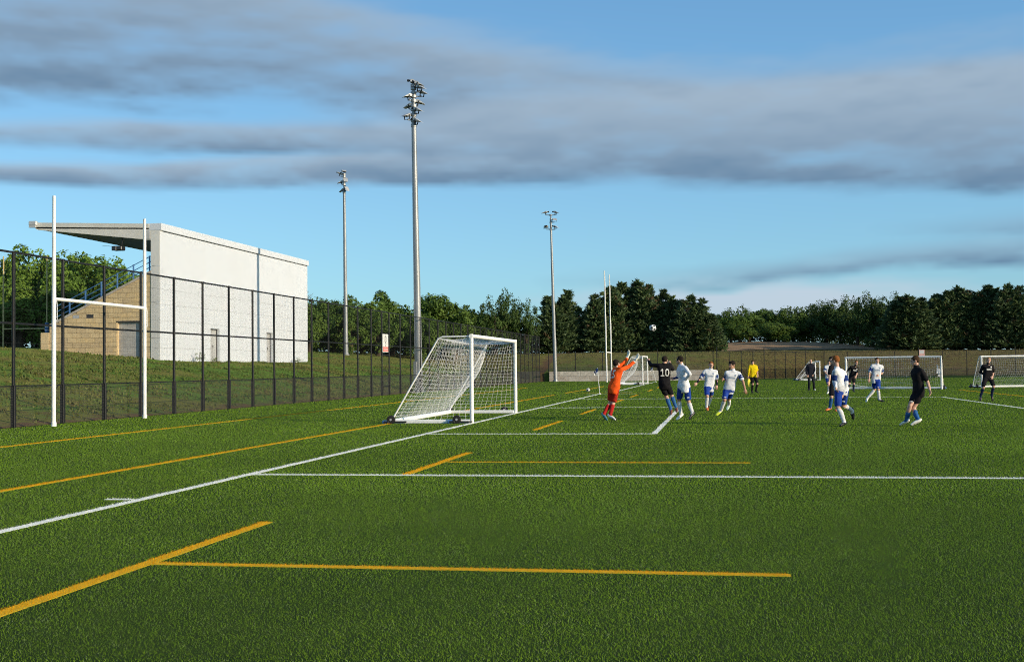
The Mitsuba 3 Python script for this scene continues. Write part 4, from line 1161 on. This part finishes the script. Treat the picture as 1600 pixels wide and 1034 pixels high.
person('player in black with orange boots half hidden behind the running player in white', PEOPLE['behind'], 1.80, dict(BLACK, hair='hair_dark', boot='boot_orange'), BG)
person('ginger haired player in white running with one heel kicked up', PEOPLE['running'], 1.84, dict(WHITE, hair='hair_ginger', sleeve='long', boot='boot_black', short_len=.86), WG)
person('player in black standing at the left post of the wide far goal', PEOPLE['goalpost'], 1.81, dict(BLACK, hair='hair_ginger', sock='sock_navy', boot='boot_black', chest='print_white'), BG)
person('player in white striding in front of the wide far goal', PEOPLE['walking'], 1.84, dict(WHITE, hair='hair_brown', boot='boot_black', bootA='boot_white', chest='side_grey'), WG)
person('player in black nearest the right edge of the group standing side on with white boots', PEOPLE['blackside'], 1.80, dict(BLACK, skin='skin_pale', hair='hair_brown', boot='boot_white', short_mark='print_white', mark_side='A', short_len=.62, sock_top=.32), BG)
person('player in black jogging in front of the goal cut by the right edge', PEOPLE['right'], 1.82, dict(BLACK, hair='hair_fair', sock='sock_navy', boot='boot_black', chest='print_white', sleeveA='long'), BG)
# the white stripe on the tracksuit sleeve
J = {a: np.array(b) for a, b in PEOPLE['tracksuit'].items()}
tsk = [q for q in labels if 'tracksuit' in labels[q].get('label', '')][0]
o_ = unit(CAM - J['shB']) * .055 + unit(J['shB'] - J['shA']) * .055
put(tsk + '__sleeve_stripe', soft(cap(J['shB'] + o_, J['elB'] + o_ * .8, .034, .030) + cap(J['elB'] + o_ * .8, J['wrB'] + o_ * .6, .030, .024), .03, 3), 'shirt_white', 60)
# the flag in the assistant's hand
J = {a: np.array(b) for a, b in PEOPLE['linesman'].items()}
k = thing('hand_flag', 'yellow flag hanging from the hand of the assistant referee', 'flag')
p = J['haA'] + unit(J['haA'] - J['wrA']) * .03
put(k + '__stick', tube([p + (0, 0, .10), p + (.02, -.03, -.46)], .011, 7), 'black_metal')
r_ = np.random.default_rng(4)
V, U = np.meshgrid(np.linspace(0, 1, 16), np.linspace(0, 2 * np.pi, 22), indexing='ij')
rad = (.03 + .05 * np.sin(np.pi * np.clip(V * .9 + .1, 0, 1)) ** .7) * (1 + .30 * np.sin(U * 3 + V * 5) + .15 * np.sin(U * 5))
v = np.stack([p[0] + .02 * V + rad * np.cos(U), p[1] - .03 * V + rad * np.sin(U) * .7, p[2] - .04 - .46 * V], -1).reshape(-1, 3)
i, j = np.meshgrid(np.arange(15), np.arange(21), indexing='ij')
a = (i * 22 + j).ravel()
put(k + '__cloth', trimesh.Trimesh(v, np.concatenate([np.stack([a, a + 1, a + 23], 1), np.stack([a, a + 23, a + 22], 1)]), process=False), 'flag_yellow', True)

# ------------------------------------------------------------------ trees


def leaf_cards(c, n_dir, size, r_, squash=.55):
    """small folded leaf clumps at points c, facing roughly n_dir"""
    n = len(c)
    a = r_.normal(size=(n, 3))
    nd = n_dir + a * .75
    nd /= np.linalg.norm(nd, axis=1)[:, None]
    t = np.cross(nd, r_.normal(size=(n, 3)))
    t /= np.linalg.norm(t, axis=1)[:, None] + 1e-9
    b = np.cross(nd, t)
    s = (size * r_.uniform(.6, 1.3, n))[:, None]
    q = np.array([1, 1, squash])
    v = np.stack([c - t * s * q, c + (nd * s * .18 - b * s * .55) * q, c + t * s * q, c + (b * s * .55 + nd * s * .18) * q], 1)
    f = np.array([[0, 1, 2], [0, 2, 3]])
    return v.reshape(-1, 3), (f[None] + (np.arange(n) * 4)[:, None, None]).reshape(-1, 3)


def broadleaf(seed, clumps=95, per=115, lo=.02):
    """unit crown: radius about 1 in x and y, 0..1 in z after scaling; height unit 1"""
    r_ = np.random.default_rng(seed)
    cs, rs = [], []
    lobes = [(np.array([r_.uniform(-.45, .45), r_.uniform(-.45, .45), r_.uniform(.35, .72)]), r_.uniform(.42, .62)) for _ in range(7)] + [(np.array([0, 0, .45]), .7)]
    while len(cs) < clumps:
        c, R_ = lobes[r_.integers(len(lobes))]
        d = r_.normal(size=3)
        d /= np.linalg.norm(d)
        p = c * np.array([1, 1, 1]) + d * np.array([R_, R_, R_ * .55]) * r_.uniform(.72, 1.0)
        if p[2] < lo or p[2] > 1.02:
            continue
        cs.append(p); rs.append(r_.uniform(.12, .24))
    pts, dirs, cols = [], [], []
    for c, R_ in zip(cs, rs):
        d = r_.normal(size=(per, 3))
        d /= np.linalg.norm(d, axis=1)[:, None]
        q = c + d * np.array([R_, R_, R_ * .6]) * (r_.uniform(.35, 1.05, per) ** .6)[:, None]
        pts.append(q)
        out = unit(c - np.array([0, 0, .35]))
        dirs.append(d * .7 + out * .5 + np.array([0, 0, .35]))
        g = r_.random()
        base = np.array([.075, .140, .016]) * (1 - g) + np.array([.140, .225, .028]) * g
        cols.append(base * r_.uniform(.75, 1.25, (per, 1)))
    pts, dirs, cols = np.vstack(pts), np.vstack(dirs), np.vstack(cols)
    ok = pts[:, 2] > 0.0
    v, f = leaf_cards(pts[ok], dirs[ok], .043, r_)
    return (v, f), np.repeat(cols[ok], 4, axis=0)


def conifer(seed, n_br=520, per=26, width=.26):
    """unit conifer: height 1, half width about `width`; drooping then rising sprays, dense, with an uneven outline"""
    r_ = np.random.default_rng(seed)
    V, Fc, C, at = [], [], [], 0
    lean = r_.normal(0, .01, 2)
    tops = [(0, 0, 1.0)] + [(r_.uniform(-.10, .10), r_.uniform(-.10, .10), r_.uniform(.80, .95)) for _ in range(3)]
    for tx, ty, th in tops:
        for i in range(n_br // len(tops)):
            u = r_.random() ** .85
            z = th * (.02 + .97 * u)
            prof = width * (1 - u) ** .62 * (.75 + .25 * math.sin(min(1, u * 6) * 1.57)) * r_.uniform(.72, 1.12)
            a = r_.uniform(0, 2 * np.pi)
            o = np.array([math.cos(a), math.sin(a), 0])
            root = np.array([tx + lean[0] * z, ty + lean[1] * z, z])
            L_ = max(prof, .015)
            tt = r_.uniform(.35, 1.0, per)
            p = root + o * (L_ * tt)[:, None] + np.stack([0 * tt, 0 * tt, (tt ** 2) * .035 - .01], 1) + r_.normal(0, .010, (per, 3))
            d = o * .8 + np.array([0, 0, .75]) + r_.normal(0, .45, (per, 3))
            d /= np.linalg.norm(d, axis=1)[:, None]
            sd = np.cross(d, r_.normal(size=(per, 3)))
            sd /= np.linalg.norm(sd, axis=1)[:, None]
            ln = r_.uniform(.022, .050, per)[:, None]
            w_ = ln * .26
            v = np.stack([p - sd * w_, p + sd * w_, p + d * ln], 1).reshape(-1, 3)
            V.append(v); Fc.append(np.arange(per * 3).reshape(-1, 3) + at); at += per * 3
            g = r_.random()
            c = np.array([.048, .080, .034]) * (1 - g) + np.array([.085, .125, .042]) * g
            if r_.random() < .03:
                c = np.array([.085, .06, .03])
            C.append(np.repeat(c[None] * r_.uniform(.8, 1.2, (per, 1)), 3, axis=0))
    return (np.vstack(V), np.vstack(Fc)), np.vstack(C)


BROAD = []
for s_ in (1, 2, 3, 4):
    m_, c_ = broadleaf(s_)
    BROAD.append(mikit.ply(m_, 'leaf', False, color=c_))
m_, c_ = broadleaf(9, 60, 90)
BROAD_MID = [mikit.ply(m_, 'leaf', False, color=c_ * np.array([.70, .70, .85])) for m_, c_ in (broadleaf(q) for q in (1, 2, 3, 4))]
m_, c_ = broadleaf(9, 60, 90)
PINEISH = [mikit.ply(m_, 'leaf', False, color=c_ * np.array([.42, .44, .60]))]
CONI = []
for s_ in (21, 22, 23, 24):
    m_, c_ = conifer(s_)
    CONI.append(mikit.ply(m_, 'leaf', False, color=c_))


def trunk_mesh(h, r, seed):
    r_ = np.random.default_rng(seed)
    p = [np.array([0, 0, -.3]), np.array([.05, .02, h * .3]), np.array([-.04, .05, h * .6]), np.array([.02, 0, h * .85])]
    ms = [tube(p, [r * 1.25, r, r * .7, r * .3], 10)]
    for i in range(6):
        z = h * r_.uniform(.25, .65)
        a = r_.uniform(0, 6.28)
        q = np.array([0, 0, z])
        e = q + np.array([math.cos(a), math.sin(a), .9]) * h * r_.uniform(.18, .3)
        ms.append(tube([q, (q + e) / 2 + (0, 0, -.1), e], [r * .5, r * .35, r * .12], 7))
    return cat(*ms)


TRUNK = [mikit.ply(trunk_mesh(8.0, .26, q), 'bark', 40) for q in (1, 2)]


ORD = 'leftmost second third fourth fifth sixth seventh eighth ninth tenth eleventh twelfth thirteenth fourteenth fifteenth sixteenth seventeenth eighteenth nineteenth twentieth twenty-first twenty-second twenty-third twenty-fourth twenty-fifth twenty-sixth'.split()
ROW = {}


def tree(name, label, group, protos, i, x, y, top, w, trunk=True, low=.06):
    k = thing(name, label, 'tree', group)
    ROW.setdefault(group, []).append(((x - CAM[0]) / (y - CAM[1]), k))
    z = float(ground_z(x, y))
    h = top - z
    yaw = (i * 73.0) % 360
    scene[k + '__crown'] = {**protos[i % len(protos)], 'to_world': T().translate([x, y, z + (low * h if name != 'conifer' else 0)]) @ T().rotate([0, 0, 1], yaw) @ T().scale([w, w, h * (1 - (low if name != 'conifer' else 0))])}
    scene[k + '__trunk'] = {**TRUNK[i % 2], 'to_world': T().translate([x, y, z]) @ T().scale([1, 1, h * .85 / 8.0])}


g1 = 'bright broadleaf trees behind the grandstand'
for i, (x, y, t, w) in enumerate([(-53.8, 61.7, 12.0, 3.4), (-52.6, 64.0, 12.6, 4.4), (-48.9, 62.5, 11.9, 3.9), (-48.7, 66.9, 12.1, 4.5), (-45.4, 65.3, 11.2, 3.8), (-44.4, 67.7, 10.3, 3.4), (-50.0, 56.9, 9.6, 3.6), (-46.4, 58.7, 9.0, 3.6), (-44.2, 71.2, 10.0, 2.8), (-57.5, 66, 11.5, 4.0), (-50.5, 73, 12.3, 4.4)]):
    tree('broadleaf_tree', 'bright green broadleaf tree, * of the clump behind the grandstand', g1, BROAD, i, x, y, t, w, low=0.0)
g2 = 'broadleaf trees behind the mesh fence'
for i, (x, y, t, w) in enumerate([(-37.4, 92.3, 9.5, 2.8), (-37.4, 100.4, 9.6, 3.8), (-35.8, 106.7, 10.8, 4.8), (-33.3, 111.2, 11.2, 4.8), (-29.4, 107.9, 8.9, 3.6), (-27.6, 114.2, 10.9, 5.2), (-26.3, 122.6, 10.6, 3.8), (-23.9, 121.0, 9.0, 2.7), (-31.7, 99.4, 8.6, 3.4), (-34.2, 96.9, 8.2, 3.0), (-27.0, 104.3, 8.1, 3.0), (-25.6, 112.6, 8.3, 3.0), (-40.5, 103, 10.0, 3.8)]):
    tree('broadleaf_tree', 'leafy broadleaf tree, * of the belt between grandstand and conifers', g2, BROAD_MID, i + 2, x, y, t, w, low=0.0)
g3 = 'dark rounded trees left of the conifers'
for i, (x, y, t, w) in enumerate([(-22.1, 121.3, 10.4, 2.5), (-20.2, 123.6, 11.3, 2.6), (-18.4, 124.0, 10.0, 2.3)]):
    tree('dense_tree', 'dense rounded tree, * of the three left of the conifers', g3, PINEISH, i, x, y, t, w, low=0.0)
g4 = 'dark conifers behind the far bank'
for i, (x, y, t, w) in enumerate([(-16.4, 130.4, 11.3, 3.6), (-14.0, 132.8, 12.2, 3.6), (-12.7, 135.1, 10.1, 2.6), (-10.0, 133.5, 11.6, 3.6), (-8.4, 135.8, 12.8, 4), (-6.5, 138.1, 13.5, 4), (-4.6, 138.5, 13.8, 4.2), (-2.8, 138.8, 13.1, 4), (-1.0, 139.1, 12.4, 3.6), (0.6, 137.4, 11.4, 3.2), (2.9, 135.8, 11.4, 3.6), (4.6, 136.1, 10.9, 3.2), (5.9, 135.4, 8.7, 3)]):
    tree('conifer', 'dark conifer, * of the clump behind the far rugby posts', g4, CONI, i, x, y, t, w * 3.3)
g5 = 'broadleaf trees beyond the ploughed field'
for i, (x, y, t, w) in enumerate([(9.1, 205.9, 12.1, 4.6), (12.7, 210.5, 12.8, 4.6), (16.6, 215.3, 12.9, 4.6), (20.5, 211.9, 12.8, 4.6), (24.3, 212.6, 12.1, 4.2), (27.0, 202.9, 13.1, 4.2), (29.2, 199.2, 13.6, 4.6), (17.8, 199.3, 10.2, 4), (10.6, 196.0, 9.9, 4), (31.0, 187.3, 12.4, 4.2), (32.7, 179.5, 13.1, 4.2), (35.2, 177.9, 12.8, 4), (5.0, 206, 11.5, 4.4), (0.5, 210, 11.5, 4.4)]):
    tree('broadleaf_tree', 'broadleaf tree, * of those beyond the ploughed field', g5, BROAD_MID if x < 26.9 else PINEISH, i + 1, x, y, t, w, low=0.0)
g6 = 'conifer row on the right'
for i, (x, y, t, w) in enumerate([(34.3, 158.7, 11.8, 4.1), (35.5, 156.7, 11.9, 4.3), (38.4, 163.2, 11.8, 4.0), (40.1, 161.3, 12.2, 3.7), (42.2, 161.0, 12.7, 4.2), (43.7, 162.6, 13.4, 4.1), (45.6, 163.7, 12.8, 4.0), (48.0, 163.1, 13.5, 4.3), (49.4, 161.7, 13.0, 4.3), (50.3, 160.0, 13.5, 3.8), (53.1, 163.5, 13.3, 3.8), (54.5, 162.0, 13.5, 4.1), (57.3, 164.5, 13.5, 4.3), (59.2, 164.8, 13.4, 3.7), (61.5, 166.6, 13.5, 4.1), (62.6, 166.4, 13.5, 4.1), (64.4, 166.8, 13.6, 4.4), (68, 167, 13.6, 4.3), (72, 168, 13.3, 4.3), (37.0, 160.5, 10.6, 3.8), (41.2, 164.5, 12.0, 4.0), (46.9, 161.2, 12.4, 3.8), (51.8, 160.9, 12.6, 4.0), (56.0, 161.8, 12.7, 3.9), (60.4, 163.2, 12.8, 4.0)]):
    tree('conifer', 'dark conifer, * of the row behind the wide goals', g6, CONI, i + 1, x, y, t, w * 3.6)
for g_, row in ROW.items():
    for n_, (_, q) in enumerate(sorted(row)):
        place = ORD[n_] if n_ == 0 else ORD[n_] + ' from the left'
        labels[q]['label'] = labels[q]['label'].replace('*', place)

# the shrubby foot of the tree belts: one mass
def undergrowth(pts, n_per_m, h, depth, seed):
    r_ = np.random.default_rng(seed)
    pts = np.array(pts, float)
    P, D, C = [], [], []
    for a, b in zip(pts[:-1], pts[1:]):
        L_ = np.linalg.norm(b - a)
        n = int(L_ * n_per_m)
        t = r_.random(n)[:, None]
        q = a + (b - a) * t
        nrm = np.array([b[1] - a[1], a[0] - b[0]]) / L_
        q = q + nrm * r_.normal(0, depth, (n, 1))
        bump = .55 + .9 * meshkit.fbm(np.column_stack([q * .35, np.zeros(n)]), 3, seed)
        z = ground_z(q[:, 0], q[:, 1]) + h * bump * r_.random(n) ** .7
        P.append(np.column_stack([q, z]))
        D.append(r_.normal(0, .6, (n, 3)) + np.array([.5, -.6, .5]))
        g = meshkit.fbm(np.column_stack([q * .25, z[:, None] * .3]), 3, seed + 3)[:, None]
        C.append((np.array([.030, .055, .014]) * (1 - g) + np.array([.075, .12, .022]) * g) * r_.uniform(.75, 1.25, (n, 1)))
    P, D, C = np.vstack(P), np.vstack(D), np.vstack(C)
    v, f = leaf_cards(P, D, .26, r_, .8)
    return (v, f), np.repeat(C, 4, axis=0)


u = [undergrowth([(-66, 58), (-50, 62), (-41, 76)], 560, 4.6, 1.2, 3), undergrowth([(-46, 92), (-39, 100), (-36, 112), (-28, 120), (-20, 127)], 620, 4.6, 1.4, 4), undergrowth([(-22, 130), (-8, 142), (8, 142)], 260, 2.6, 1.2, 5),
     undergrowth([(-8, 214), (10, 213), (26, 214), (34, 195), (38, 180), (38, 172)], 520, 6.0, 1.6, 6), undergrowth([(33, 166), (46, 168), (60, 170), (78, 172)], 240, 6.5, 1.2, 7)]
mesh, col = join([(a[0][0], a[0][1], a[1]) for a in u])
tag(put('undergrowth', mesh, 'leaf', False, color=col), 'tangled dark green undergrowth filling the foot of the tree belts', 'undergrowth', kind='stuff')

# bare reddish tree beside the grandstand
k = thing('bare_tree', 'leafless pinkish brown tree just right of the grandstand wall', 'tree')
r_ = np.random.default_rng(5)
x, y = -38.5, 92.0
z = float(ground_z(x, y))
put(k + '__trunk', tube([(x, y, z - .2), (x + .1, y, z + 3), (x, y, z + 5)], [.18, .13, .06], 8), 'bark')
tw = []
for i in range(420):
    p0 = np.array([x, y, z + r_.uniform(1.5, 5.5)])
    d = unit(r_.normal(size=3) * np.array([1, 1, .5]) + (0, 0, .9))
    L_ = r_.uniform(.6, 2.3)
    tw.append([p0 + d * L_ * .15, p0 + d * L_])
mat('twig', (.20, .13, .11), .9, .1)
tag(put(k + '__twigs', cords(tw, .016), 'twig'), kind='stuff')

# shrubs at the foot of the grandstand wall
for (x, y, w, h, lab) in ((-27.2, 41.6, .42, .95, 'small green shrub against the white wall, largest of the three'), (-27.2, 43.9, .32, .42, 'low green shrub left of the first wall door'), (-27.2, 60.4, .75, .55, 'spreading green shrub near the right end of the white wall')):
    k = thing('shrub', lab, 'shrub')
    z = float(ground_z(x, y))
    m_, c_ = broadleaf(int(h * 100), 22, 45, 0)
    scene[k + '__foliage'] = {**mikit.ply(m_, 'leaf', False, color=c_ * .8), 'to_world': T().translate([x, y, z - .05]) @ T().scale([w, w, h])}
    put(k + '__stem', tube([(x, y, z - .1), (x, y, z + h * .6)], .02, 6), 'bark')

# ------------------------------------------------------------------ rough grass on the banks (one mass)


def tufts(xy, hgt, w):
    n = len(xy)
    z = ground_z(xy[:, 0], xy[:, 1])
    root = np.column_stack([xy, z - .03])
    a = rng.uniform(0, 2 * np.pi, n)
    side = np.stack([np.cos(a), np.sin(a), 0 * a], 1) * (w * rng.uniform(.6, 1.4, n))[:, None]
    h = hgt * rng.uniform(.45, 1.35, n)
    tip = root + np.column_stack([rng.normal(0, .45, (n, 2)) * h[:, None], h])
    v = np.stack([root - side, root + side, tip], 1).reshape(-1, 3)
    f = np.arange(3 * n).reshape(-1, 3)
    big = meshkit.fbm(np.column_stack([xy * .22, 0 * a + 3]), 4, 7)
    fine = meshkit.fbm(np.column_stack([xy * 1.1, 0 * a]), 3, 9)
    t = smooth01(.36, .62, big * .75 + fine * .25 + rng.normal(0, .07, n))[:, None]
    c = np.array([.080, .128, .018]) * (1 - t) + np.array([.112, .120, .027]) * t
    red = smooth01(.60, .72, fine)[:, None]
    c = c * (1 - .45 * red) + np.array([.12, .075, .03]) * .45 * red
    far = (smooth01(100, 106, xy[:, 1]) * (.40 + .4 * smooth01(0, 14, xy[:, 0])))[:, None]      # drier, browner growth on the far bank
    c = c * (1 - far) + (np.array([.130, .108, .036]) * (1 - red) + np.array([.105, .068, .034]) * red) * far
    return (v, f), np.repeat(c * rng.uniform(.7, 1.3, (n, 1)), 3, axis=0)


def scatter(x0, x1, y0, y1, dens, keep=None):
    n = int((x1 - x0) * (y1 - y0) * dens)
    p = np.column_stack([rng.uniform(x0, x1, n), rng.uniform(y0, y1, n)])
    patch = meshkit.fbm(np.column_stack([p * .9, np.zeros(n)]), 3, 12)
    ok = rng.random(n) < smooth01(.25, .6, patch)
    if keep is not None:
        ok &= keep(p)
    return p[ok]


stand = lambda p: ~((p[:, 0] > -36.0) & (p[:, 0] < -27.6) & (p[:, 1] > 36.8) & (p[:, 1] < 64.6))
foot = lambda p: (p[:, 0] < -14.6) | (rng.random(len(p)) < .35)
xy = np.vstack([scatter(-34, -13.7, 0, 75, 42, lambda p: stand(p) & foot(p)), scatter(-56, -34, 10, 80, 9, stand), scatter(-42, -13.7, 75, 125, 13, foot), scatter(-13, 90, WALL_Y + .5, 156, 18, lambda p: p[:, 1] > WALL_Y + .6 + (BACK_Y - WALL_Y + .2) * np.clip((p[:, 0] - TURN_X) / 14, 0, 1))])
mesh, col = tufts(xy, .12, .05)
tag(put('rough_grass', mesh, 'leaf', False, color=col), 'rough green and straw coloured grass on the banks behind the fences', 'grass', kind='stuff')
